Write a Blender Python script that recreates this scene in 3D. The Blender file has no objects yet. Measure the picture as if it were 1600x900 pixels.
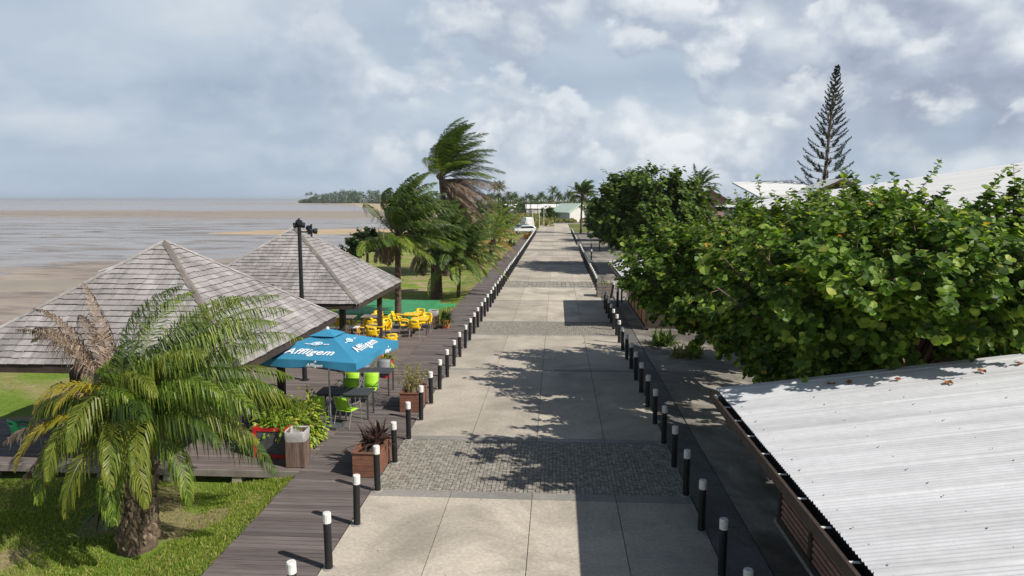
import bpy, bmesh, math, random
from mathutils import Vector, Matrix
R = math.radians
rnd = random.Random(11)
sc = bpy.context.scene
col = sc.collection
V = Vector

# ------------------------------------------------------------------ mesh builder
class MB:
    def __init__(s): s.v = []; s.f = []; s.m = []; s.mi = 0
    def face(s, pts):
        n = len(s.v); s.v.extend([tuple(p) for p in pts]); s.f.append(tuple(range(n, n+len(pts)))); s.m.append(s.mi)
    def add(s, vs, fs):
        n = len(s.v); s.v.extend([tuple(p) for p in vs])
        for f in fs: s.f.append(tuple(i+n for i in f)); s.m.append(s.mi)
    def box(s, c, d, rz=0, M=None):
        x, y, z = d[0]/2, d[1]/2, d[2]/2
        vs = [V((a*x, b*y, e*z)) for e in (-1, 1) for b in (-1, 1) for a in (-1, 1)]
        if M is None: M = Matrix.Rotation(rz, 3, 'Z')
        vs = [M @ p + V(c) for p in vs]
        s.add(vs, [(0,2,3,1),(4,5,7,6),(0,1,5,4),(1,3,7,5),(3,2,6,7),(2,0,4,6)])
    def bar(s, a, b, w, h):
        """rectangular bar from a to b"""
        a, b = V(a), V(b); d = (b-a)
        L = d.length; d.normalize()
        u = V((0,0,1)) if abs(d.z) < .95 else V((0,1,0))
        x = d.cross(u).normalized(); z = x.cross(d).normalized()
        M = Matrix((x, d, z)).transposed()
        s.box((a+b)/2, (w, L, h), M=M)
    def tube(s, path, rad, n=8, cap=True):
        path = [V(p) for p in path]
        if not isinstance(rad, (list, tuple)): rad = [rad]*len(path)
        rings = []; prev = None
        for i, p in enumerate(path):
            d = (path[min(i+1, len(path)-1)]-path[max(i-1, 0)])
            if d.length < 1e-9: d = V((0,0,1))
            d.normalize()
            if prev is None:
                u = V((1,0,0)) if abs(d.x) < .9 else V((0,1,0))
            else: u = prev
            x = (u - d*u.dot(d)).normalized(); prev = x; y = d.cross(x)
            rings.append([p + (x*math.cos(2*math.pi*k/n)+y*math.sin(2*math.pi*k/n))*rad[i] for k in range(n)])
        vs = [q for r in rings for q in r]; fs = []
        for i in range(len(path)-1):
            for k in range(n):
                a = i*n+k; b = i*n+(k+1) % n
                fs.append((a, b, b+n, a+n))
        if cap:
            fs.append(tuple(range(n-1, -1, -1))); fs.append(tuple((len(path)-1)*n+k for k in range(n)))
        s.add(vs, fs)
    def lathe(s, prof, n=16, c=(0,0,0)):
        c = V(c); vs = []; fs = []
        for (r, z) in prof:
            for k in range(n):
                a = 2*math.pi*k/n; vs.append(c+V((r*math.cos(a), r*math.sin(a), z)))
        for i in range(len(prof)-1):
            for k in range(n):
                a = i*n+k; b = i*n+(k+1) % n; fs.append((a, b, b+n, a+n))
        fs.append(tuple(range(n-1, -1, -1))); fs.append(tuple((len(prof)-1)*n+k for k in range(n)))
        s.add(vs, fs)
    def build(s, name, mats, parent=None, smooth=False, loc=None):
        me = bpy.data.meshes.new(name); me.from_pydata(s.v, [], s.f)
        if not isinstance(mats, (list, tuple)): mats = [mats]
        for m in mats: me.materials.append(m)
        if len(mats) > 1: me.polygons.foreach_set('material_index', s.m)
        if smooth: me.polygons.foreach_set('use_smooth', [True]*len(me.polygons))
        me.update()
        o = bpy.data.objects.new(name, me); col.objects.link(o)
        if parent is not None: o.parent = parent
        if loc is not None: o.location = loc
        return o

def tag(o, label=None, cat=None, group=None, kind=None):
    if label: o['label'] = label
    if cat: o['category'] = cat
    if group: o['group'] = group
    if kind: o['kind'] = kind
    return o
def thing(name, label, cat, loc=(0,0,0), rz=0, group=None):
    o = bpy.data.objects.new(name, None); col.objects.link(o)
    o.location = loc; o.rotation_euler = (0, 0, rz); o.empty_display_size = .2
    return tag(o, label, cat, group)
def dup(root, loc, rz=0, label=None, group=None, scale=None, mat=None):
    r = root.copy(); col.objects.link(r); r.location = loc; r.rotation_euler = (0, 0, rz)
    if label: r['label'] = label
    if group: r['group'] = group
    if scale: r.scale = (scale,)*3 if not isinstance(scale, tuple) else scale
    for ch in list(root.children):
        c = ch.copy(); col.objects.link(c); c.parent = r
        for g in list(ch.children):
            d = g.copy(); col.objects.link(d); d.parent = c
    return r
def struct(o): return tag(o, kind='structure')

ONES = ['', 'first','second','third','fourth','fifth','sixth','seventh','eighth','ninth','tenth','eleventh','twelfth','thirteenth','fourteenth','fifteenth','sixteenth','seventeenth','eighteenth','nineteenth']
TENS = {2:('twentieth','twenty'),3:('thirtieth','thirty'),4:('fortieth','forty'),5:('fiftieth','fifty'),6:('sixtieth','sixty'),7:('seventieth','seventy'),8:('eightieth','eighty'),9:('ninetieth','ninety')}
def ordw(n):
    if n < 20: return ONES[n]
    t, o = divmod(n, 10)
    return TENS[t][0] if o == 0 else TENS[t][1]+'-'+ONES[o]

# ------------------------------------------------------------------ materials
class NT:
    def __init__(s, name):
        s.mat = bpy.data.materials.new(name); s.mat.use_nodes = True
        s.t = s.mat.node_tree; s.t.nodes.clear()
        s.out = s.n('ShaderNodeOutputMaterial')
    def n(s, typ, **kw):
        o = s.t.nodes.new(typ)
        for k, v in kw.items(): setattr(o, k, v)
        return o
    def l(s, a, b): s.t.links.new(a, b)
    def noise(s, scale, detail=4, rough=.55, coord='Object', dist=0, vec=None):
        t = s.n('ShaderNodeTexNoise'); t.inputs['Scale'].default_value = scale
        t.inputs['Detail'].default_value = detail; t.inputs['Roughness'].default_value = rough; t.inputs['Distortion'].default_value = dist
        if vec is None:
            tc = s.n('ShaderNodeTexCoord'); vec = tc.outputs[coord]
        s.l(vec, t.inputs['Vector']); return t.outputs['Fac']
    def mapped(s, scale, coord='Object'):
        tc = s.n('ShaderNodeTexCoord'); m = s.n('ShaderNodeMapping'); m.inputs['Scale'].default_value = scale
        s.l(tc.outputs[coord], m.inputs['Vector']); return m.outputs['Vector']
    def ramp(s, fac, stops, interp='LINEAR'):
        r = s.n('ShaderNodeValToRGB'); cr = r.color_ramp; cr.interpolation = interp
        while len(cr.elements) < len(stops): cr.elements.new(.5)
        for e, (p, c) in zip(cr.elements, stops):
            e.position = p; e.color = (c[0], c[1], c[2], 1) if not isinstance(c, (int, float)) else (c, c, c, 1)
        s.l(fac, r.inputs['Fac']); return r.outputs['Color']
    def mix(s, fac, a, b, mode='MIX'):
        m = s.n('ShaderNodeMix', data_type='RGBA', blend_type=mode)
        for sock, val in ((m.inputs['Factor'], fac), (m.inputs[6], a), (m.inputs[7], b)):
            if isinstance(val, (int, float)): sock.default_value = val
            elif isinstance(val, tuple): sock.default_value = (*val[:3], 1)
            else: s.l(val, sock)
        return m.outputs[2]
    def math(s, op, a, b=None, clamp=False):
        m = s.n('ShaderNodeMath', operation=op, use_clamp=clamp)
        for i, val in ((0, a), (1, b)):
            if val is None: continue
            if isinstance(val, (int, float)): m.inputs[i].default_value = val
            else: s.l(val, m.inputs[i])
        return m.outputs[0]
    def island(s): return s.n('ShaderNodeNewGeometry').outputs['Random Per Island']
    def bump(s, h, strength=.3, dist=.02):
        b = s.n('ShaderNodeBump'); b.inputs['Strength'].default_value = strength; b.inputs['Distance'].default_value = dist
        s.l(h, b.inputs['Height']); return b.outputs['Normal']
    def principled(s, color, rough=.6, metallic=0, normal=None, spec=.5):
        p = s.n('ShaderNodeBsdfPrincipled')
        if isinstance(color, tuple): p.inputs['Base Color'].default_value = (*color[:3], 1)
        else: s.l(color, p.inputs['Base Color'])
        if isinstance(rough, (int, float)): p.inputs['Roughness'].default_value = rough
        else: s.l(rough, p.inputs['Roughness'])
        p.inputs['Metallic'].default_value = metallic; p.inputs['Specular IOR Level'].default_value = spec
        if normal is not None: s.l(normal, p.inputs['Normal'])
        return p
    def done(s, shader): s.l(shader, s.out.inputs['Surface']); return s.mat

def sc3(c, k): return tuple(x*k for x in c)
def pm(name, base, rough=.6, var=.25, nscale=3, island=0., bump=0., bscale=40, metallic=0, c2=None, spec=.4, stretch=None):
    """plain weathered surface: base colour mottled by noise, optional per-piece tone and bump"""
    t = NT(name)
    vec = t.mapped(stretch) if stretch else None
    n = t.noise(nscale, 6, .6, vec=vec)
    c = t.ramp(n, [(.28, c2 if c2 else sc3(base, 1-var)), (.72, base if c2 else sc3(base, 1+var*.6))])
    if island:
        g = t.ramp(t.island(), [(0, 1-island), (1, 1+island)])
        c = t.mix(1., c, g, 'MULTIPLY')
    nor = t.bump(t.noise(bscale, 5, .6, vec=vec), bump) if bump else None
    return t.done(t.principled(c, rough, metallic, nor, spec).outputs[0])

def leafmat(name, stops, trans=.35, rough=.45, spec=.4, tcol=None):
    """leaf surface: each leaf has its own tone; part of the light passes through"""
    t = NT(name)
    c = t.ramp(t.island(), stops)
    p = t.principled(c, rough, 0, None, spec)
    tr = t.n('ShaderNodeBsdfTranslucent')
    cc = t.mix(1., c, (1.5, 1.5, .6) if tcol is None else tcol, 'MULTIPLY'); t.l(cc, tr.inputs['Color'])
    m = t.n('ShaderNodeMixShader'); m.inputs[0].default_value = trans
    t.l(p.outputs[0], m.inputs[1]); t.l(tr.outputs[0], m.inputs[2])
    return t.done(m.outputs[0])

M = {}
# concrete roadway: warm pale grey, stained, pitted
def concrete(name, light, dark, stain, wet=0., isl=.08):
    t = NT(name)
    c = t.ramp(t.noise(.55, 8, .62, dist=.4), [(.3, dark), (.62, light)])
    g = t.ramp(t.island(), [(0, 1-isl), (1, 1+isl)])
    c = t.mix(1., c, g, 'MULTIPLY')
    st = t.ramp(t.noise(.33, 7, .66, dist=.8), [(.46, 0), (.66, 1)])
    c = t.mix(t.math('MULTIPLY', st, .75), c, stain)
    fine = t.ramp(t.noise(14, 6, .7), [(.3, .74), (.7, 1.14)])
    c = t.mix(1., c, fine, 'MULTIPLY')
    st2 = t.ramp(t.noise(1.1, 8, .72, dist=1.2), [(.52, 0), (.72, 1)])
    c = t.mix(t.math('MULTIPLY', st2, .4), c, stain)
    # small dark spots
    vo = t.n('ShaderNodeTexVoronoi'); vo.inputs['Scale'].default_value = 3.2
    tc = t.n('ShaderNodeTexCoord'); t.l(tc.outputs['Object'], vo.inputs['Vector'])
    sp = t.ramp(vo.outputs['Distance'], [(.05, 1), (.075, 0)])
    gate = t.ramp(t.noise(.9, 3), [(.5, 0), (.56, 1)])
    c = t.mix(t.math('MULTIPLY', t.math('MULTIPLY', sp, gate), .75), c, (.05, .048, .045))
    rough = .85
    if wet:
        w = t.ramp(t.noise(.28, 6, .6, dist=.6), [(.5-wet, 0), (.62-wet, 1)])
        c = t.mix(w, c, t.mix(1., c, (.42, .42, .42), 'MULTIPLY'))
        rough = t.ramp(w, [(0, .8), (1, .5)])
    nor = t.bump(t.noise(30, 6, .7), .25, .01)
    return t.done(t.principled(c, rough, 0, nor, .3).outputs[0])
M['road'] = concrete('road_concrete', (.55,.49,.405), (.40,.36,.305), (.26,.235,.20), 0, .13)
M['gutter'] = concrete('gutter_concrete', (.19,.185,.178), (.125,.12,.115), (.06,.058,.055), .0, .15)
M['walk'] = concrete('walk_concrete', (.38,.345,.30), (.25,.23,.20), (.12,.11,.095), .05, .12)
M['band'] = concrete('band_concrete', (.33,.31,.285), (.25,.24,.22), (.17,.16,.15))
M['joint'] = pm('joint_dark', (.13,.12,.105), .9)
M['mortar'] = pm('cobble_mortar', (.22,.20,.17), .9)
M['cobble'] = pm('cobble_stone', (.30,.275,.235), .85, .25, 6, island=.24, bump=.3)
M['deck'] = pm('weathered_deck', (.148,.124,.118), .75, .35, 1.3, island=.28, bump=.25, bscale=9, stretch=(1,14,14))
M['terrace'] = pm('weathered_terrace', (.17,.138,.128), .75, .35, 1.3, island=.25, bump=.25, bscale=9, stretch=(1,14,14))
M['beam'] = pm('grey_beam_wood', (.24,.21,.185), .85, .4, 2, bump=.2)
M['block'] = pm('old_concrete_block', (.33,.29,.24), .9, .4, 5, bump=.2)
def shingle_mat():
    """silvery shakes: each with its own tone, rain streaks running down the slope, dark damp patches"""
    t = NT('grey_shingle')
    g = t.ramp(t.island(), [(0, (.285,.265,.26)), (.5, (.335,.315,.31)), (1, (.39,.37,.365))])
    tc = t.n('ShaderNodeTexCoord'); sp = t.n('ShaderNodeSeparateXYZ'); t.l(tc.outputs['Object'], sp.inputs[0])
    sn = t.n('ShaderNodeSeparateXYZ'); t.l(t.n('ShaderNodeNewGeometry').outputs['True Normal'], sn.inputs[0])
    isx = t.math('GREATER_THAN', t.math('ABSOLUTE', sn.outputs[0]), t.math('ABSOLUTE', sn.outputs[1]))
    u = t.math('ADD', t.math('MULTIPLY', sp.outputs[1], isx), t.math('MULTIPLY', sp.outputs[0], t.math('SUBTRACT', 1.0, isx)))
    cb = t.n('ShaderNodeCombineXYZ'); t.l(t.math('MULTIPLY', u, 5.0), cb.inputs[0]); t.l(t.math('MULTIPLY', sp.outputs[2], .7), cb.inputs[1]); t.l(isx, cb.inputs[2])
    st = t.ramp(t.noise(1.0, 6, .62, vec=cb.outputs[0], dist=.3), [(.32, .66), (.5, .98), (.7, 1.14)])
    c = t.mix(1., g, st, 'MULTIPLY')
    n = t.ramp(t.noise(.8, 7, .65), [(.34, .70), (.62, 1.08)])
    c = t.mix(1., c, n, 'MULTIPLY')
    nor = t.bump(t.noise(25, 5, .7), .35, .012)
    return t.done(t.principled(c, .85, 0, nor, .2).outputs[0])
M['shingle'] = shingle_mat()
M['dark_wood'] = pm('dark_wood', (.055,.038,.03), .7, .4, 3, bump=.15)
M['red_wood'] = pm('red_brown_wood', (.19,.085,.055), .6, .35, 2.5, island=.2, bump=.15, stretch=(3,3,12))
M['capwood'] = pm('weathered_ridge', (.20,.175,.16), .9, .45, 1.5, island=.15, bump=.3)
M['butt'] = pm('shingle_butt_shadow', (.05,.042,.038), .95)  # butt faces coloured dark to stand for the shadow lines between rows
M['slat_wood'] = pm('slat_wood', (.27,.14,.10), .6, .35, 3, island=.25, bump=.15)
M['orange_wood'] = pm('orange_wood', (.56,.26,.10), .6, .3, 2, island=.12)
M['bin_wood'] = pm('bin_wood', (.15,.10,.08), .75, .4, 4, island=.3, bump=.2, stretch=(6,6,1))
M['black'] = pm('black_paint', (.016,.017,.019), .42, .3, 8)
M['white'] = pm('white_paint', (.78,.77,.74), .5, .1, 9)
M['dirty_white'] = pm('chipped_white', (.74,.73,.70), .6, .3, 14)
M['grey_metal'] = pm('charcoal_metal', (.06,.065,.072), .45, .2, 6)
M['alu'] = pm('aluminium', (.55,.56,.58), .35, .1, 6, metallic=.8)
M['yellow'] = pm('yellow_plastic', (.86,.56,.012), .4, .12, 3, spec=.5)
M['greenp'] = pm('green_plastic', (.015,.42,.14), .4, .12, 3, spec=.5)
M['purple'] = pm('purple_plastic', (.20,.03,.22), .4, .12, 3, spec=.5)
M['lime'] = pm('lime_mesh', (.33,.62,.03), .6, .12, 30)
M['greymesh'] = pm('grey_mesh', (.23,.24,.25), .6, .12, 30)
M['canvas'] = pm('blue_canvas', (.038,.235,.40), .75, .12, 1.2, bump=.06, bscale=60)
M['logo'] = pm('white_print', (.82,.85,.87), .7, .05)
M['logo_blue'] = pm('pale_blue_print', (.12,.5,.68), .7, .05)
M['turf'] = pm('green_tarpaulin', (.05,.27,.11), .6, .25, 2)
M['terracotta'] = pm('terracotta', (.52,.17,.075), .7, .2, 5)
M['redpaint'] = pm('red_paint', (.50,.02,.025), .45, .25, 4)
M['slate'] = pm('slate_panel', (.075,.08,.085), .6, .4, 6)
M['soil'] = pm('soil', (.05,.035,.025), .95, .4, 12)
M['housewall'] = pm('house_wall', (.66,.65,.62), .8, .12, .6)
M['pinkwall'] = pm('pink_wall', (.55,.36,.31), .8, .15, .6)
M['greenroof'] = pm('pale_green_roof', (.56,.68,.58), .55, .15, .4)
M['brownroof'] = pm('brown_gable', (.12,.055,.045), .7, .3, .6)
M['glass'] = pm('dark_glass', (.02,.025,.03), .1, .2, 2, spec=.8)
M['rubber'] = pm('tyre_rubber', (.02,.02,.02), .8)
M['carwhite'] = pm('car_white', (.78,.78,.77), .25, .03, 1, spec=.6)
M['carblue'] = pm('car_grey_blue', (.22,.27,.33), .3, .05, 1, spec=.6)
M['lampred'] = pm('lamp_red', (.4,.02,.02), .3)
M['bark'] = pm('grey_brown_bark', (.17,.12,.085), .9, .45, 6, bump=.5, bscale=14)
M['palmbark'] = pm('palm_bark', (.115,.08,.058), .95, .5, 5, bump=.5, bscale=12, stretch=(1,1,5))
M['boot'] = pm('palm_leaf_base', (.21,.155,.11), .95, .45, 7, island=.5, bump=.3)
M['stem'] = pm('thin_stem', (.30,.22,.13), .8, .3, 8)
M['panel'] = pm('solar_panel', (.015,.018,.025), .2, .2, 4, spec=.7)
def roof_white(name, a, b, stretch):
    t = NT(name)
    n = t.noise(.7, 7, .62, vec=t.mapped(stretch))
    c = t.ramp(n, [(.3, b), (.6, a)])
    f = t.ramp(t.noise(6, 6, .7), [(.3, .9), (.7, 1.04)])
    c = t.mix(1., c, f, 'MULTIPLY')
    return t.done(t.principled(c, .5, .0, None, .4).outputs[0])
M['sheet'] = roof_white('white_metal_sheet', (.58,.59,.61), (.42,.425,.44), (.22,2.6,1))
M['hallroof'] = roof_white('white_hall_roof', (.78,.78,.76), (.66,.66,.645), (.15,.5,1))
def plastic_film():
    t = NT('clear_bin_liner')
    p = t.principled((.75,.75,.75), .2, 0, t.bump(t.noise(18, 4), .6, .02), .5)
    tr = t.n('ShaderNodeBsdfTransparent'); m = t.n('ShaderNodeMixShader'); m.inputs[0].default_value = .45
    t.l(tr.outputs[0], m.inputs[1]); t.l(p.outputs[0], m.inputs[2])
    return t.done(m.outputs[0])
M['liner'] = plastic_film()
# foliage
M['palm'] = leafmat('palm_leaflets', [(0, (.060,.115,.012)), (.5, (.12,.195,.020)), (.85, (.20,.27,.034)), (1, (.31,.35,.065))], .38)
M['palmlight'] = leafmat('palm_leaflets_light', [(0, (.10,.15,.018)), (.6, (.18,.22,.03)), (1, (.28,.28,.05))], .38)
M['palmdeep'] = leafmat('palm_leaflets_deep', [(0, (.028,.056,.011)), (.6, (.060,.11,.016)), (1, (.115,.17,.026))], .3)
M['palmyel'] = leafmat('palm_leaflets_yellow', [(0, (.20,.22,.02)), (.5, (.34,.30,.03)), (1, (.5,.36,.04))], .35, tcol=(1.2,1.1,.6))
M['palmdead'] = leafmat('palm_leaflets_dead', [(0, (.12,.085,.06)), (.6, (.25,.185,.135)), (1, (.40,.31,.24))], .2, .8, .1, tcol=(1,1,1))
M['palmor'] = leafmat('palm_leaflets_orange', [(0, (.25,.17,.02)), (.5, (.38,.21,.03)), (1, (.16,.17,.03))], .3, tcol=(1.2,1.1,.6))
M['grape'] = leafmat('round_leaves', [(0, (.030,.068,.010)), (.38, (.075,.15,.018)), (.70, (.155,.26,.034)), (.91, (.31,.42,.09)), (.993, (.42,.46,.11)), (.9985, (.45,.2,.02))], .42, .5, .3)
M['dense'] = leafmat('dense_leaves', [(0, (.026,.056,.011)), (.5, (.065,.12,.018)), (1, (.15,.23,.036))], .28, .55, .25)
M['almond'] = leafmat('almond_leaves', [(0, (.02,.042,.014)), (.6, (.038,.075,.018)), (1, (.06,.105,.025))], .25)
M['farleaf'] = leafmat('far_leaves', [(0, (.025,.05,.016)), (.5, (.05,.09,.022)), (1, (.09,.14,.035))], .25)
M['farpalm'] = leafmat('far_palm_leaves', [(0, (.03,.06,.015)), (.5, (.07,.11,.02)), (1, (.16,.18,.035))], .25)
M['pine'] = leafmat('pine_needles', [(0, (.012,.026,.016)), (1, (.030,.052,.028))], .1)
M['pothos'] = leafmat('yellow_green_leaves', [(0, (.08,.18,.015)), (.5, (.20,.31,.025)), (1, (.50,.50,.08))], .35)
M['purpleleaf'] = leafmat('purple_leaves', [(0, (.05,.03,.03)), (.5, (.11,.055,.06)), (.85, (.16,.10,.07)), (1, (.12,.16,.05))], .25)
M['sparse'] = leafmat('sparse_leaves', [(0, (.12,.15,.03)), (.5, (.22,.23,.06)), (1, (.33,.29,.12))], .3)
M['shrub'] = leafmat('shrub_leaves', [(0, (.03,.06,.015)), (.6, (.07,.12,.025)), (1, (.14,.19,.04))], .3)
M['redflower'] = leafmat('red_bracts', [(0, (.5,.02,.02)), (1, (.65,.12,.03))], .3, tcol=(1,1,1))
M['deadleaf'] = leafmat('fallen_leaf', [(0, (.22,.07,.03)), (1, (.38,.16,.06))], .2, .7, .2, tcol=(1,1,1))
M['grassblade'] = leafmat('grass_blades', [(0, (.14,.23,.028)), (.5, (.24,.35,.05)), (.8, (.38,.40,.10)), (1, (.54,.46,.23))], .48, .6, .2)
def lawn_mat():
    t = NT('lawn')
    n = t.noise(.45, 8, .65, dist=.5)
    c = t.ramp(n, [(.30, (.12,.20,.026)), (.46, (.185,.265,.042)), (.56, (.28,.27,.10)), (.68, (.42,.33,.19))])
    tc = t.n('ShaderNodeTexCoord'); sp = t.n('ShaderNodeSeparateXYZ'); t.l(tc.outputs['Object'], sp.inputs[0])
    X, Y = sp.outputs[0], sp.outputs[1]
    mul = lambda a, b: t.math('MULTIPLY', a, b)
    add = lambda a, b: t.math('ADD', a, b)
    sn = lambda a: t.math('SINE', a)
    bv = add(add(sn(add(mul(X, 1.1), mul(sn(mul(Y, .8)), 2.1))), mul(sn(add(mul(Y, 1.9), mul(X, .6))), .7)), mul(sn(add(mul(X, 2.7), mul(Y, -1.3))), .5))
    bv = add(bv, mul(t.math('SUBTRACT', t.noise(2.2, 6, .7), .5), 2.2))
    c = t.mix(mul(t.ramp(mul(bv, .5), [(.30, 0), (.55, 1)]), .85), c, (.33, .26, .15))
    f = t.ramp(t.noise(9, 8, .75), [(.3, .55), (.7, 1.35)])
    c = t.mix(1., c, f, 'MULTIPLY')
    return t.done(t.principled(c, .95, 0, t.bump(t.noise(22, 6, .8), .8, .06), .1).outputs[0])
M['lawn'] = lawn_mat()
def scrub_mat():
    t = NT('scrub_ground')
    c = t.ramp(t.noise(.05, 8, .65), [(.3, (.07,.10,.02)), (.5, (.13,.16,.035)), (.7, (.22,.19,.10))])
    f = t.ramp(t.noise(1.2, 8, .75), [(.3, .6), (.7, 1.3)])
    c = t.mix(1., c, f, 'MULTIPLY')
    return t.done(t.principled(c, .95, 0, None, .1).outputs[0])
M['scrub'] = scrub_mat()
def sand_mat(name, a, b):
    t = NT(name)
    c = t.ramp(t.noise(.15, 8, .6), [(.3, b), (.7, a)])
    return t.done(t.principled(c, .9, 0, None, .2).outputs[0])
M['sand'] = sand_mat('beach_sand', (.50,.39,.25), (.38,.30,.20))
M['spit'] = sand_mat('sandbar_sand', (.33,.29,.235), (.26,.23,.20))
M['spit2'] = sand_mat('bright_sandbar', (.50,.38,.24), (.38,.30,.20))
def mud_mat():
    """tidal flat: brown mud, pale wet sand, shallow sheets of water, dark ripples"""
    t = NT('tidal_flat')
    tc = t.n('ShaderNodeTexCoord'); sx = t.n('ShaderNodeSeparateXYZ'); t.l(tc.outputs['Object'], sx.inputs[0])
    # distance bands with ragged borders
    big = t.noise(.012, 7, .6, vec=t.mapped((1, 1, 1)), dist=.6)
    mid = t.noise(.055, 8, .65, vec=t.mapped((.55, 1, 1)), dist=.5)
    fin = t.noise(.35, 7, .68, vec=t.mapped((.45, 1.2, 1)), dist=.4)
    mud = t.ramp(mid, [(.3, (.25,.205,.175)), (.5, (.33,.275,.23)), (.7, (.43,.365,.305))])
    mud = t.mix(t.ramp(fin, [(.46, 0), (.64, .75)]), mud, (.115,.098,.092))
    # water stands in ragged sheets a little way out, and again far out
    yy = t.math('ADD', t.math('MULTIPLY', sx.outputs[1], .001), t.math('MULTIPLY', t.math('SUBTRACT', mid, .5), .09))
    yy = t.math('ADD', yy, t.math('MULTIPLY', t.math('SUBTRACT', big, .5), .16))
    zone = t.ramp(yy, [(.0, .10), (.070, .16), (.095, .95), (.20, .9), (.27, .55), (.36, .15), (.47, .25), (.56, .9), (.80, .7), (.95, .5)])
    wat = t.ramp(t.math('ADD', t.math('MULTIPLY', fin, .8), t.math('MULTIPLY', zone, .55)), [(.55, 0), (.68, 1)])
    wcol = t.mix(.4, mud, (.24,.205,.18))
    c = t.mix(wat, mud, wcol)
    # dark weedy ripples lying in rows along the shore, and pale pinkish mud far out
    rip = t.noise(.10, 8, .7, vec=t.mapped((.45, 1.25, 1)), dist=1.0)
    rz = t.ramp(yy, [(.06, .15), (.10, .5), (.16, 1), (.24, .6), (.30, .0)])
    ripm = t.math('MULTIPLY', t.ramp(rip, [(.50, 0), (.60, 1)]), rz)
    c = t.mix(t.math('MULTIPLY', ripm, .6), c, (.085,.077,.075))
    wat = t.math('MULTIPLY', wat, t.math('SUBTRACT', 1.0, t.math('MULTIPLY', ripm, .8)))
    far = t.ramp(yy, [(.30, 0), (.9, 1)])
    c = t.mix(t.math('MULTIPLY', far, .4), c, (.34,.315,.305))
    rough = t.ramp(wat, [(0, .7), (1, .2)])
    nor = t.bump(fin, .35, .05)
    p = t.principled(c, rough, 0, nor, .5)
    p.inputs['IOR'].default_value = 1.33
    return t.done(p.outputs[0])
M['mud'] = mud_mat()
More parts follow.
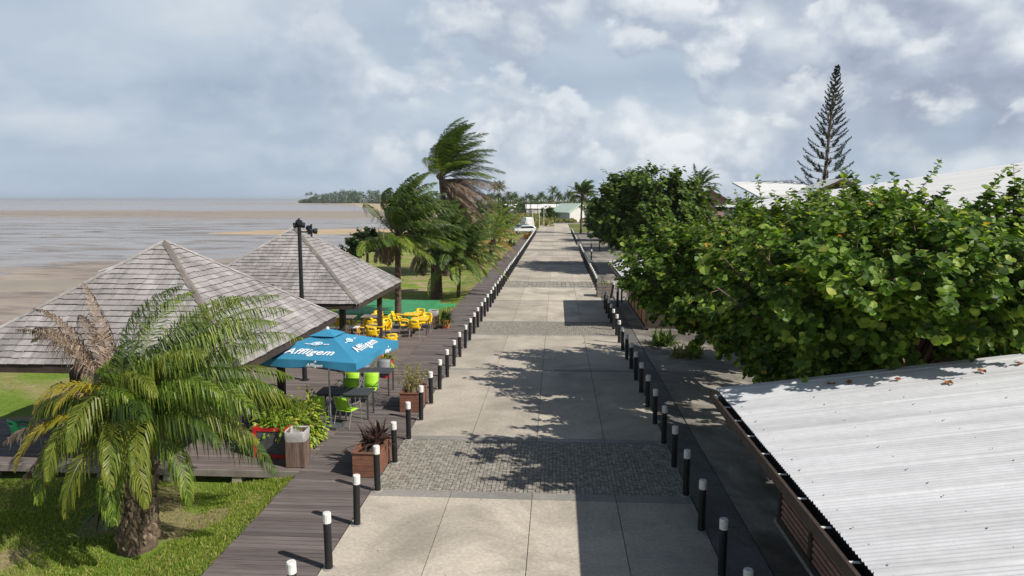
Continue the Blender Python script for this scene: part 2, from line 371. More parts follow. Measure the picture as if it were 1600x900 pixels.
# ------------------------------------------------------------------ camera, sun, sky
FPX, CAMH = 1100.0, 6.2
PITCH = math.atan(138/FPX); YAW = math.atan(70*math.cos(PITCH)/FPX)
cam = bpy.data.cameras.new('camera'); camo = bpy.data.objects.new('camera', cam); col.objects.link(camo)
camo.location = (0, 0, CAMH); camo.rotation_euler = (math.pi/2-PITCH, 0, YAW)
cam.sensor_width = 36; cam.lens = FPX/1600*36; cam.clip_start = .1; cam.clip_end = 60000
sc.camera = camo
SUNV = V((1.02, -.50, 1.0)).normalized()
sl = bpy.data.lights.new('sun', 'SUN'); sl.energy = 5.0; sl.angle = R(.5); sl.color = (1, .945, .86)
so = bpy.data.objects.new('sun', sl); col.objects.link(so)
so.rotation_euler = SUNV.to_track_quat('Z', 'Y').to_euler(); so.location = (30, -20, 40)
def make_world():
    w = bpy.data.worlds.new('World'); sc.world = w; w.use_nodes = True
    t = NT.__new__(NT); t.t = w.node_tree; t.t.nodes.clear()
    out = t.n('ShaderNodeOutputWorld')
    sky = t.n('ShaderNodeTexSky', sky_type='NISHITA'); sky.sun_disc = False
    sky.sun_elevation = math.asin(SUNV.z); sky.sun_rotation = math.atan2(SUNV.x, SUNV.y)
    sky.air_density = 1.2; sky.dust_density = 1.0
    tc = t.n('ShaderNodeTexCoord'); sep = t.n('ShaderNodeSeparateXYZ'); t.l(tc.outputs['Generated'], sep.inputs[0])
    z = t.math('MAXIMUM', sep.outputs[2], 0.0)
    den = t.math('ADD', z, .16)
    def layer(sx, sy, oz):
        cb = t.n('ShaderNodeCombineXYZ')
        t.l(t.math('MULTIPLY', t.math('DIVIDE', sep.outputs[0], den), sx), cb.inputs[0])
        t.l(t.math('MULTIPLY', t.math('DIVIDE', sep.outputs[1], den), sy), cb.inputs[1])
        cb.inputs[2].default_value = oz
        return cb.outputs[0]
    def puffs(oz, dz, scale, det=9, rough=.56, dist=.2):
        # clouds as seen from the side: direction space, stretched a little sideways
        cb = t.n('ShaderNodeCombineXYZ')
        at = t.math('ARCTAN2', sep.outputs[0], sep.outputs[1])
        t.l(at, cb.inputs[0]); t.l(t.math('ADD', t.math('MULTIPLY', z, 1.35), dz), cb.inputs[1]); cb.inputs[2].default_value = oz
        return t.noise(scale, det, rough, vec=cb.outputs[0], dist=dist)
    base = t.noise(.60, 9, .54, vec=layer(1, 1, 3.1), dist=.2)
    c = t.ramp(base, [(.30, (.33,.41,.53)), (.46, (.40,.485,.595)), (.58, (.49,.565,.655)), (.70, (.62,.68,.735))])
    az = t.math('ARCTAN2', sep.outputs[0], sep.outputs[1])
    side = t.ramp(t.math('ADD', t.math('MULTIPLY', az, .9), .55), [(.16, .10), (.46, .9), (.8, 1)])
    # heaped clouds with crisp lit heads and shaded undersides, three sizes
    for (seed, sc_, off, k, e0, e1, w) in ((7.7, 3.2, .070, 2.6, .43, .53, .85), (4.1, 5.5, .045, 2.2, .485, .545, .85), (2.3, 9.0, .026, 2.0, .525, .59, .62)):
        p1 = puffs(seed, 0, sc_, 9, .5, .12); p2 = puffs(seed, off, sc_, 9, .5, .12)
        relief = t.math('ADD', t.math('MULTIPLY', t.math('SUBTRACT', p1, p2), k), .5)
        edge = t.ramp(p1, [(e0, 0), (e1, 1)], 'EASE')
        lit = t.ramp(relief, [(.25, (.315,.355,.465)), (.42, (.42,.475,.575)), (.57, (.60,.65,.705)), (.74, (.84,.86,.88))])
        c = t.mix(t.math('MULTIPLY', t.math('MULTIPLY', edge, side), w), c, lit)
    # even blue-grey band low over the horizon
    hz = t.ramp(z, [(0, 1), (.075, 0)])
    c = t.mix(t.math('MULTIPLY', hz, .7), c, (.385,.48,.60))
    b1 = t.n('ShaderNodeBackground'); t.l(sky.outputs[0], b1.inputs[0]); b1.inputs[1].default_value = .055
    b2 = t.n('ShaderNodeBackground'); t.l(c, b2.inputs[0]); b2.inputs[1].default_value = 1.0
    # cloud deck thinned overhead, out of view, to cut sky fill and deepen shadows
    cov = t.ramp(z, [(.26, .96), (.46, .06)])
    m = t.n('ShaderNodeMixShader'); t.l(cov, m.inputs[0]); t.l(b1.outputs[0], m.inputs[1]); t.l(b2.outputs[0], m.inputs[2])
    t.l(m.outputs[0], out.inputs['Surface'])
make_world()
vs = sc.view_settings; vs.view_transform = 'Standard'; vs.look = 'None'; vs.gamma = 1; vs.exposure = 0.15; vs.use_curve_mapping = False
sc.cycles.use_denoising = True
sc.cycles.max_bounces = 6; sc.cycles.transparent_max_bounces = 8; sc.cycles.diffuse_bounces = 3; sc.cycles.glossy_bounces = 3
sc.cycles.transmission_bounces = 3

# ------------------------------------------------------------------ land, beach, tidal flat
COAST = [(-80,-23),(30,-23.5),(100,-25.5),(200,-33),(300,-48),(450,-75),(700,-140),(1100,-260),(1350,-400),(1480,-545),(1600,-560),(3500,-600)]
def coast(Y):
    for (a, x0), (b, x1) in zip(COAST, COAST[1:]):
        if Y <= b: return x0+(x1-x0)*(Y-a)/(b-a)
    return COAST[-1][1]
def hz(x, y):
    return .05*math.sin(x*.9+1.3*math.sin(y*.31))+.04*math.sin(y*.7+x*.4)
def lawn_z(x, y):
    k = min(1, max(0, (-x-5.95)/1.6))
    return -.10-.24*k+hz(x, y)*k
m = MB()
ys = [4+i*1.0 for i in range(127)]
def lawn_xs(y):
    c = coast(y)+1.5
    n = 20
    return [-5.9+(c+5.9)*i/n for i in range(n+1)]
for a, b in zip(ys, ys[1:]):
    xa, xb = lawn_xs(a), lawn_xs(b)
    for i in range(len(xa)-1):
        m.face([(xa[i+1], a, lawn_z(xa[i+1], a)), (xa[i], a, lawn_z(xa[i], a)), (xb[i], b, lawn_z(xb[i], b)), (xb[i+1], b, lawn_z(xb[i+1], b))])
struct(m.build('lawn', M['lawn'], smooth=True))
m = MB()
ST = [-80,0,4,30,60,100,130,160,200,250,300,380,450,570,700,900,1100,1230,1350,1420,1480,1520,1600,3500]
for a, b in zip(ST, ST[1:]):
    la = -5.9 if 4 <= a < 130 else coast(a)+1.5; lb = -5.9 if 4 < b <= 130 else coast(b)+1.5
    if a >= 130 or b <= 4: la, lb = coast(a)+1.5, coast(b)+1.5
    m.face([(la, a, -.12), (1600, a, -.12), (1600, b, -.12), (lb, b, -.12)])
struct(m.build('scrub_ground', M['scrub']))
m = MB()
for a, b in zip(ST, ST[1:]):
    for (o0, z0), (o1, z1) in (((2.0, -.25), (-.5, -.5)), ((-.5, -.5), (-3, -1.2)), ((-3, -1.2), (-9, -1.95))):
        k0 = 1+max(0, a-120)/90; k1 = 1+max(0, b-120)/90
        m.face([(coast(a)+o0*min(k0,8), a, z0), (coast(b)+o0*min(k1,8), b, z0), (coast(b)+o1*min(k1,8), b, z1), (coast(a)+o1*min(k0,8), a, z1)])
struct(m.build('beach', M['sand'], smooth=True))
m = MB()
m.face([(-30000,-400,-1.7),(30000,-400,-1.7),(30000,40000,-1.7),(-30000,40000,-1.7)])
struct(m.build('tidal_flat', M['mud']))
def sandbar(cx, cy, rx, ry, h, rot, mat, seed):
    r = random.Random(seed); m = MB(); n = 48; rings = 5
    ph = [r.uniform(0, 6.28) for _ in range(4)]
    vs = [(cx, cy, -1.7+h)]; fs = []
    for j in range(1, rings+1):
        q = j/rings
        for k in range(n):
            a = 2*math.pi*k/n
            w = 1+.16*math.sin(2*a+ph[0])+.10*math.sin(3*a+ph[1])+.06*math.sin(7*a+ph[2])
            x, y = rx*q*w*math.cos(a), ry*q*w*math.sin(a)
            c, s_ = math.cos(rot), math.sin(rot)
            vs.append((cx+x*c-y*s_, cy+x*s_+y*c, -1.7+h*(1-q**2)-.02*(j == rings)))
    for k in range(n): fs.append((0, 1+k, 1+(k+1) % n))
    for j in range(rings-1):
        for k in range(n):
            a = 1+j*n+k; b = 1+j*n+(k+1) % n; fs.append((a, a+n, b+n, b))
    m.add(vs, fs); return struct(m.build('sandbar', mat, smooth=True))
sandbar(-52, 172, 26, 17, .5, .15, M['spit2'], 3)
sandbar(-120, 380, 75, 70, .4, .2, M['spit'], 5)
sandbar(-520, 1380, 160, 60, .6, 0, M['spit'], 8)
sandbar(-70, 62, 30, 7, .10, .1, M['spit'], 9)

# ------------------------------------------------------------------ road
XJ = [-3.93, -2.2, -.47, 1.28, 2.86]
G = .007
m = MB(); band = MB(); cob = MB()
def slab(mb, x0, x1, y0, y1, z1=0, z0=-.08): mb.box(((x0+x1)/2, (y0+y1)/2, (z0+z1)/2), (x1-x0-2*G, y1-y0-2*G, z1-z0))
P = 17.85
for k in range(-1, 7):
    b0 = 14.0+P*k; b1 = b0+3.82
    cuts = [b1, 25.1+P*k, 25.35+P*k, b0+P]
    for i in range(4):
        slab(m, XJ[i], XJ[i+1], cuts[0], cuts[1]); slab(m, XJ[i], XJ[i+1], cuts[2], cuts[3])
        slab(band, XJ[i], XJ[i+1], cuts[1], cuts[2], -.003)
        slab(band, XJ[i], XJ[i+1], b0, b0+.34, -.002); slab(band, XJ[i], XJ[i+1], b1-.26, b1, -.002)
    y0, y1 = b0+.34, b1-.26
    big = k <= 1
    s_ = .088 if big else .3
    nx, ny = int((XJ[-1]-XJ[0])/s_), int((y1-y0)/s_)
    for i in range(nx):
        for j in range(ny):
            x = XJ[0]+(i+.5)*(XJ[-1]-XJ[0])/nx; y = y0+(j+.5)*(y1-y0)/ny
            if big: x += rnd.uniform(-.008, .008); y += rnd.uniform(-.008, .008)
            g = .009 if big else .02
            M3 = Matrix.Rotation(rnd.uniform(-.13, .13), 3, 'Z')
            cob.box((x, y, -.05+rnd.uniform(-.008, .004)), (s_-g-rnd.uniform(0, .010), s_-g-rnd.uniform(0, .010), .09), M=M3)
for i in range(4): slab(m, XJ[i], XJ[i+1], 135.3+3.5, 160); slab(m, XJ[i], XJ[i+1], 160, 183)
struct(m.build('road', M['road'])); struct(band.build('road_band', M['band'])); struct(cob.build('cobblestone_band', M['cobble']))
m = MB(); m.box((-.5, 92, -.09), (6.9, 184, .1)); struct(m.build('road_bed', M['joint']))
m = MB()
for k in range(-1, 7): m.box((-.535, 14.0+P*k+1.9, -.055), (6.7, 3.6, .05))
struct(m.build('cobblestone_bed', M['mortar']))
m = MB(); m.box((8, 187, -.06), (30, 7.5, .12)); struct(m.build('cross_road', M['band']))
# gutter strip and pavement on the shed side
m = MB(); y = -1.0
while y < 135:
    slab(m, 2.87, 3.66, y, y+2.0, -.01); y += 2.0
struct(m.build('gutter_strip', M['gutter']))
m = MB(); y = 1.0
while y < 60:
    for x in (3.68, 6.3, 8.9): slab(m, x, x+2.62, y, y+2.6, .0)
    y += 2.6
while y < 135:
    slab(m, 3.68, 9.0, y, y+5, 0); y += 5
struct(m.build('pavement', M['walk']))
m = MB(); m.box((7.2, 67, -.09), (8.7, 136, .1)); struct(m.build('pavement_bed', M['joint']))

# ------------------------------------------------------------------ boardwalk and terrace decking
m = MB(); y = 3.0; pw = .148
while y < 131:
    j = rnd.uniform(-.02, .02)
    m.box((-4.905, y, -.025+rnd.uniform(-.003, .003)), (1.90+j, pw-.012, .05), rz=rnd.uniform(-.0015, .0015)); y += pw
for x in (-5.75, -4.9, -4.05): m.box((x, 67, -.11), (.1, 128, .1))
struct(m.build('boardwalk', M['deck']))
tz = MB(); y = 15.3
while y < 34.4:
    xl = -17.5 if y < 18.5 else -13.9
    if y > 33.4: xl = -10
    x = -5.88
    while x > xl+.05:
        L = min(x-xl, rnd.choice((2.4, 3.0, 3.6, 1.8)))
        tz.box((x-L/2, y, -.022+rnd.uniform(-.004, .004)), (L-.008, pw-.013, .045)); x -= L
    y += pw
terr = struct(tz.build('terrace_deck', M['terrace']))
m = MB(); m.box((-11.6, 15.185, -.075), (11.5, .06, .15)); m.box((-11.6, 15.5, -.13), (11.6, .08, .12)); m.box((-11, 24.9, -.13), (6, 18, .1))
fb = struct(m.build('terrace_edge_beam', M['beam']))
xs_ = [-6.2, -7.35, -9.0, -10.6, -12.2, -13.35, -14.6]
for i, x in enumerate(xs_):
    m = MB(); w = .22 if i else .5
    m.box((0, 0, 0), (w, .22, .30)); o = m.build('foundation_block', M['block'], loc=(x, 15.30 if i else 15.24, -.30-.0))
    tag(o, f'rough concrete foundation block under the terrace front beam, {ordw(i+1)} from the boardwalk', 'block', 'foundation blocks under the terrace')
# grass
m = MB(); g = random.Random(5)
def blade(x, y, h):
    z = lawn_z(x, y)
    a = g.uniform(0, 6.28); w = g.uniform(.006, .013); dx, dy = math.cos(a), math.sin(a)
    lx, ly = g.uniform(-.5, .8)*h, g.uniform(-.5, .5)*h
    m.add([(x-dx*w, y-dy*w, z-.01), (x+dx*w, y+dy*w, z-.01), (x+lx*.4+dx*w*.7, y+ly*.4+dy*w*.7, z+h*.6), (x+lx*.4-dx*w*.7, y+ly*.4-dy*w*.7, z+h*.6), (x+lx, y+ly, z+h)], [(0,1,2,3), (3,2,4)])
def bare(x, y):
    return math.sin(x*1.1+2.1*math.sin(y*.8))+.7*math.sin(y*1.9+x*.6)+.5*math.sin(x*2.7-y*1.3)
n = 0
while n < 36000:
    x, y = g.uniform(-14.2, -5.9), g.uniform(8.6, 15.15)
    if x/y < -1.02: continue
    if math.hypot(x+7.96, y-12.3) < .5: continue
    bv = bare(x, y)
    if bv > .75 and g.random() < .8: continue
    blade(x, y, g.uniform(.025, .06)*(1.5 if bv < -.8 else 1)); n += 1
for _ in range(9000):
    y = g.uniform(34.6, 50); x = g.uniform(-5.95, -15)
    blade(x, y, g.uniform(.05, .14))
tag(m.build('grass', M['grassblade']), kind='stuff')
# ------------------------------------------------------------------ bollards
def make_bollard(label, group, loc):
    t = thing('bollard', label, 'bollard', loc, 0, group)
    m = MB(); m.lathe([(.066, -.05), (.066, .80), (.060, .805), (.060, .825)], 14); m.build('post', M['black'], t)
    m = MB(); m.lathe([(.060, .82), (.070, .825), (.071, .985), (.062, 1.0), (.0, 1.001)], 14); m.build('cap', M['dirty_white'], t)
    m = MB(); m.lathe([(.11, -.02), (.105, .008), (.068, .018)], 14); m.build('foot', M['band'], t)
    return t
GL, GRr = 'bollards along the boardwalk', 'bollards along the pavement side'
proto = None
for k in range(75):
    y = 9.41+1.62*k
    lab = f'black white-capped bollard, {ordw(k+1)} from the near end of the boardwalk row'
    loc = (-3.79+rnd.uniform(-.012, .012), y+rnd.uniform(-.02, .02), 0)
    b = make_bollard(lab, GL, loc) if proto is None else dup(proto, loc, rnd.uniform(0, 6), lab, GL)
    if proto is None: proto = b
    b.rotation_euler[0] = rnd.gauss(0, .014); b.rotation_euler[1] = rnd.gauss(0, .014)
for seg, (y0, n, nm) in enumerate(((9.6, 20, 'of the first run beside the white shed'), (48.5, 23, 'of the middle run past the side path'), (97.5, 23, 'of the last run below the far dark trees'))):
    for k in range(n):
        b = dup(proto, (2.77+rnd.uniform(-.012, .012), y0+1.6*k+rnd.uniform(-.02, .02), 0), rnd.uniform(0, 6), f'black white-capped bollard, {ordw(k+1)} {nm}', GRr)
        b.rotation_euler[0] = rnd.uniform(-.014, .014); b.rotation_euler[1] = rnd.uniform(-.014, .014)
for (x, y, ty, lab) in ((3.45, 44.3, .16, 'leaning black white-capped bollard at the mouth of the side path'), (3.55, 40.6, 0, 'upright bollard standing alone on the pavement before the side path'),
                        (4.2, 85.6, 0, 'first bollard of the short row across the far side path'), (5.2, 85.9, 0, 'second bollard of the short row across the far side path'),
                        (6.3, 86.1, 0, 'third bollard of the short row across the far side path'), (3.6, 72.8, 0, 'single bollard behind the middle run on the pavement')):
    b = dup(proto, (x, y, 0), 0, lab, 'bollards on the side paths', 1.12); b.rotation_euler[1] = ty

# ------------------------------------------------------------------ pavilions
def shingled_face(m, h, L, rows, wmin, wmax, r, to3):
    ex = L/rows
    for i in range(rows):
        s0 = i*ex; s1 = min(L, s0+ex*1.25)
        w0 = h*(1-s0/L); w1 = h*(1-s1/L)
        u = -w0
        first = True
        while u < w0-1e-6:
            w = r.uniform(wmin, wmax); u2 = min(w0, u+w)
            if w0-u2 < wmin*.5: u2 = w0
            dj = r.uniform(-.018, .012)
            g = .006
            a0, a1 = u+g, u2-g
            b0, b1 = max(a0, -w1), min(a1, w1)
            if b1 < b0: b0 = b1 = max(-w1, min(w1, (a0+a1)/2))
            up = .026+r.uniform(0, .014)
            pts = [to3(a0, s0+dj, up), to3(a1, s0+dj+r.uniform(-.006, .006), up), to3(b1, s1, .004), to3(b0, s1, .004)]
            low = [to3(a0, s0+dj, 0), to3(a1, s0+dj, 0)]
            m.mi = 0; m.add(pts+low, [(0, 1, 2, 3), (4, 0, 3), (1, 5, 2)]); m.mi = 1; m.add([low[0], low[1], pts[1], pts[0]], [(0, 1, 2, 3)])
            u = u2
def make_pavilion(label, loc, rows, wmin, wmax, seed, h=3.47, ez=2.6, az=5.12, q=2.65, extra=(), posts=None):
    r = random.Random(seed)
    t = thing('pavilion', label, 'pavilion', loc, 0, 'shingled pavilions on the terrace')
    rise = az-ez; L = math.hypot(h, rise)
    m = MB()
    for k in range(4):
        Rz = Matrix.Rotation(k*math.pi/2, 3, 'Z')
        nrm = V((0, -rise, h)).normalized()
        def to3(u, s, o, Rz=Rz, nrm=nrm):
            p = V((u, -h*(1-s/L), ez+rise*s/L))+nrm*o
            return Rz @ p
        shingled_face(m, h, L, rows, wmin, wmax, r, to3)
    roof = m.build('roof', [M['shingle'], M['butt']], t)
    m = MB()
    for k in range(4):
        Rz = Matrix.Rotation(k*math.pi/2, 3, 'Z')
        m.face([Rz @ V((h-.01, -h+.01, ez-.012)), Rz @ V((-h+.01, -h+.01, ez-.012)), V((0, 0, az-.03))])
    for k in range(4):
        Rz = Matrix.Rotation(k*math.pi/2, 3, 'Z')
        m.bar(Rz @ V((-h+.06, -h+.05, ez-.10)), Rz @ V((h-.10, -h+.05, ez-.10)), .05, .17)
        m.bar(Rz @ V((-q-.2, -q, ez-.20+.0)), Rz @ V((q+.1, -q, ez-.20)), .12, .2)
        for j in range(-3, 4):
            x = j*.95; f = max(0, 1-abs(x)/h)
            m.bar(Rz @ V((x, -h+.08, ez-.06)), Rz @ V((x, -h+.08+h*f*.9, ez-.06+rise*f*.9-.06)), .06, .1)
    if posts:
        for yy in (-.85, 2.3): m.bar((-2.6, yy, ez+.1), (2.6, yy, ez+.1), .12, .2)
    m.build('roof_frame', M['dark_wood'], t)
    for k in range(4):
        a = k*math.pi/2+math.pi/4; e = V((math.cos(a)*h*1.414, math.sin(a)*h*1.414, ez)); top = V((0, 0, az))
        m = MB(); n = 12
        for i in range(n):
            p0 = e.lerp(top, i/n); p1 = e.lerp(top, (i+1.12)/n if i < n-1 else 1.0)
            up = V((0, 0, .052+.0)); side = V((-math.sin(a), math.cos(a), 0))
            for sg in (-1, 1):
                o = side*sg*.085+V((0, 0, -.052)); lift = V((0, 0, .006))
                q0, q1 = p0+up+lift, p1+up-lift*.5
                pts = [q0, q1, q1+o, q0+o]
                if sg > 0: pts = pts[::-1]
                m.face(pts)
                pts2 = [p-V((0, 0, .025)) for p in pts][::-1]; m.face(pts2)
                m.face([q0, q0+o, q0+o-V((0,0,.025)), q0-V((0,0,.025))])
        m.build('ridge_cap', M['capwood'] if k == 3 else M['shingle'], roof)
    for (x, y) in posts or [(-q, -q), (q, -q), (q, q), (-q, q)]:
        m = MB(); hh = ez-.10
        if posts: hh = ez+rise*(1-max(abs(x), abs(y))/h)-.08
        m.box((x, y, hh/2), (.19, .19, hh)); m.box((x, y, .06), (.25, .25, .12)); m.build('post', M['dark_wood'], t)
    return t
make_pavilion('grey shingled pavilion whose roof stands behind the short thick palm', (-10.28, 17.9, 0), 23, .19, .38, 1, posts=[(-2.05, -.95), (2.05, -.75), (2.05, 2.3), (-2.05, 2.3)])
make_pavilion('grey shingled pavilion beyond the black lamp mast, yellow chairs beside it', (-10.3, 27.2, 0), 24, .18, .34, 2)
t = thing('solar_panel', 'small dark panel with pale rim propped on the nearer pavilion roof', 'panel', (-11.75, 18.2, 4.42))
m = MB(); m.box((0, 0, 0), (.62, .9, .03)); o = m.build('frame', M['white'], t)
m2 = MB(); m2.box((0, 0, .019), (.56, .84, .006)); p_ = m2.build('panel', M['panel'], t)
m2 = MB(); m2.bar((.25, -.3, -.02), (.25, -.3, -.4), .03, .03); m2.bar((.25, .3, -.02), (.25, .3, -.4), .03, .03); m2.build('bracket', M['grey_metal'], t)
t.rotation_euler = (0, R(-18), 0)

# ------------------------------------------------------------------ lamp mast
t = thing('lamp_mast', 'black lamp mast with two clusters of spotlights standing between the two pavilions', 'lamp post', (-8.66, 23.3, 0))
m = MB(); m.tube([(0,0,0), (0,0,2.7), (0,0,5.45)], [.085, .075, .06], 12); m.build('pole', M['black'], t)
m = MB(); m.lathe([(.16, 0), (.16, .02), (.09, .03)], 12); m.build('base_plate', M['black'], t)
for (cx, cy, cz, nn) in ((0, 0, 5.36, 4), (.40, .05, 5.16, 3)):
    m = MB()
    if cx: m.bar((0, 0, 5.12), (cx+.05, cy, 5.12), .04, .05)
    for k in range(nn):
        a = k*2*math.pi/nn+.5; d = V((math.cos(a), math.sin(a), -.12)).normalized()
        c = V((cx, cy, cz+.10*(k % 2)))
        m.tube([c+d*.02, c+d*.07, c+d*.17, c+d*.19], [.04, .085, .10, .085], 10)
    m.tube([(cx, cy, cz-.2), (cx, cy, cz+.22)], .035, 8)
    m.build('spotlight_cluster', M['black'], t)

# ------------------------------------------------------------------ sheds with corrugated roofs
def make_shed(label, y0, y1, orange=False):
    t = thing('market_shed', label, 'shed', (6.8, (y0+y1)/2, 0), 0, 'white roofed market sheds')
    cy = (y0+y1)/2; ox, oy = -6.8, -cy
    x0, x1, z0, sl_ = 3.12, 10.6, 2.56, .135
    def zt(x): return z0+sl_*(x-x0)
    m = MB(); pitch = .0755; nseg = 6; N = int((y1-y0)/pitch)*nseg
    vs = []; fs = []
    sheet = .83
    for i in range(N+1):
        y = y0+i*pitch/nseg
        dz = .011*math.cos(2*math.pi*i/nseg)
        k = (y-y0) % sheet
        lift = .022*max(0, 1-k/.05)+.003*math.sin(int((y-y0)/sheet)*2.3)
        for x in (x0+.006*math.sin(int((y-y0)/sheet)*5.1), (x0+x1)/2, x1): vs.append((x+ox, y+oy, zt(x)+dz+lift))
    for i in range(N):
        for j in range(2):
            a = i*3+j; fs.append((a, a+1, a+4, a+3))
    m.add(vs, fs)
    roof = m.build('roof', M['sheet'], t, smooth=True)
    m = MB(); r = random.Random(3)
    for x in (3.3, 4.55, 5.8, 7.1, 8.4, 9.7):
        y = y0+.15
        while y < y1:
            m.lathe([(.010, 0), (.009, .008), (.004, .011)], 6, (x+ox+r.uniform(-.02, .02), y+oy, zt(x)+.010)); y += .415+r.uniform(-.03, .03)
    m.build('roof_screws', M['alu'], roof)
    m = MB()
    for x in (3.32, 4.55, 5.8, 7.1, 8.4, 9.7): m.bar((x+ox, y0+.1+oy, zt(x)-.06), (x+ox, y1-.12+oy, zt(x)-.06), .07, .09)
    m.bar((x0+.1+ox, y1-.14+oy, zt(x0+.1)-.19), (x1-.1+ox, y1-.14+oy, zt(x1-.1)-.19), .05, .15)
    m.build('roof_beam', M['dark_wood'], t)
    m = MB(); m.bar((3.015+ox, y0+.05+oy, z0-.13), (3.015+ox, y1-.05+oy, z0-.13), .045, .15); m.build('fascia', M['dark_wood'], t)
    g_ = MB(); g_.bar((3.10+ox, y0+.05+oy, z0-.19), (3.10+ox, y1-.05+oy, z0-.19), .12, .02); g_.bar((3.165+ox, y0+.05+oy, z0-.12), (3.165+ox, y1-.05+oy, z0-.12), .012, .14); gu = g_.build('gutter', M['black'], t)
    y = y0+.5
    while y < y1-.1:
        g_ = MB(); g_.box((3.085+ox, y+oy, z0-.06), (.11, .03, .012)); g_.build('bracket', M['white'], gu); y += .78
    wx = 4.34
    posts = []; y = y1-.5
    while y > y0+.2: posts.append(y); y -= 1.62
    for y in posts:
        m = MB(); m.box((wx+ox, y+oy, zt(wx)/2-.06), (.13, .13, zt(wx)-.1))
        m.bar((3.05+ox, y+oy, zt(x0)-.27), (x1-.3+ox, y+oy, zt(x1-.3)-.19), .06, .12)
        m.build('post', M['dark_wood'], t)
        m = MB(); m.box((x1-.4+ox, y+oy, zt(x1)/2-.06), (.13, .13, zt(x1)-.15)); m.build('post', M['dark_wood'], t)
    for i in range(len(posts)-1):
        ya, yb = posts[i]-.08, posts[i+1]+.08
        m = MB()
        if orange:
            m.box((wx+ox-.02, (ya+yb)/2+oy, 1.2), (.04, ya-yb, 2.1)); m.build('wall_panel', M['orange_wood'], t)
        else:
            top = 2.28 if i == 0 else 1.0
            z = .22
            while z < top:
                m.box((wx+ox-.03, (ya+yb)/2+oy, z), (.022, ya-yb, .062), M=Matrix.Rotation(R(22), 3, 'Y')); z += .112
            m.build('louvre_panel', M['slat_wood'], t)
            if i: 
                m = MB(); m.box((wx+ox+.06, (ya+yb)/2+oy, 1.06), (.36, ya-yb, .045)); m.build('counter', M['red_wood'], t)
    m = MB(); m.bar((wx+ox, y0+.3+oy, .10), (wx+ox, y1-.44+oy, .10), .16, .2); m.build('sill_beam', M['dark_wood'], t)
    m = MB()
    m.box((x1-.5+ox, cy+oy, 1.5), (.08, y1-y0-1.0, 3.0)); m.box((7.3+ox, y1-.45+oy, 1.28), (5.9, .06, 2.52)); m.box((7.3+ox, y0+.35+oy, 1.28), (5.9, .06, 2.52))
    m.build('wall', M['dark_wood'], t)
    m = MB(); m.box((7.3+ox, cy+oy, .03), (6.1, y1-y0-.6, .1)); m.build('floor_slab', M['band'], t)
    return t
make_shed('shed with white corrugated roof and brown louvred front beside the near bollards', 4.2, 13.6)
make_shed('shed with orange wood panels half hidden behind the big round-leaved tree', 33.2, 42.2, True)
# dead leaves on the roof
def fallen(x, y, z, lab, k):
    r = random.Random(k); m = MB()
    n = 9; pts = []
    for i in range(n):
        a = 2*math.pi*i/n; rr = .085*(1+.25*math.sin(3*a+k))
        pts.append(V((rr*math.cos(a), rr*.8*math.sin(a), .012+.035*abs(math.sin(a*1.5+k)))))
    c = V((0, 0, .01))
    for i in range(n): m.face([c, pts[i], pts[(i+1) % n]])
    o = m.build('fallen_leaf', M['deadleaf'], loc=(x, y, z+.012)); o.rotation_euler = (0, -.13, r.uniform(0, 6))
    tag(o, lab, 'leaf', 'dead leaves fallen on the shed roof')
zr = lambda x: 2.56+.135*(x-3.12)
for k, (x, y, lab) in enumerate(((5.05, 12.95, 'curled brown leaf on the white roof, closest to the hanging branch'), (5.35, 12.9, 'brown leaf on the white roof just right of the curled one'),
        (6.15, 12.75, 'larger rust brown leaf on the white roof midway along its far edge'), (6.75, 12.25, 'small dark leaf lying lowest on the white shed roof'),
        (7.55, 12.7, 'rust leaf on the white roof under the dense foliage'), (8.3, 12.9, 'brown leaf on the white roof beside the photo edge'))):
    fallen(x, y, zr(x), lab, k)

# ------------------------------------------------------------------ chairs and tables
def grid_panel(m, fn, nu, nv, th, hole=None):
    """thin curved shell from fn(u,v) with thickness; hole = set of skipped (i,j) cells"""
    P0 = [[V(fn(i/nu, j/nv)) for j in range(nv+1)] for i in range(nu+1)]
    N = [[None]*(nv+1) for _ in range(nu+1)]
    for i in range(nu+1):
        for j in range(nv+1):
            du = P0[min(i+1, nu)][j]-P0[max(i-1, 0)][j]; dv = P0[i][min(j+1, nv)]-P0[i][max(j-1, 0)]
            N[i][j] = du.cross(dv).normalized()*th
    cells = [(i, j) for i in range(nu) for j in range(nv) if not hole or (i, j) not in hole]
    vs = []; idx = {}
    for i in range(nu+1):
        for j in range(nv+1):
            idx[(i, j, 0)] = len(vs); vs.append(P0[i][j]); idx[(i, j, 1)] = len(vs); vs.append(P0[i][j]-N[i][j])
    fs = []; cs = set(cells)
    for (i, j) in cells:
        fs.append((idx[i,j,0], idx[i+1,j,0], idx[i+1,j+1,0], idx[i,j+1,0]))
        fs.append((idx[i,j+1,1], idx[i+1,j+1,1], idx[i+1,j,1], idx[i,j,1]))
        for (di, dj, a, b) in ((0,-1,(i,j),(i+1,j)), (1,0,(i+1,j),(i+1,j+1)), (0,1,(i+1,j+1),(i,j+1)), (-1,0,(i,j+1),(i,j))):
            if (i+di, j+dj) not in cs:
                fs.append((idx[a[0],a[1],0], idx[a[0],a[1],1], idx[b[0],b[1],1], idx[b[0],b[1],0]))
    m.add(vs, fs)
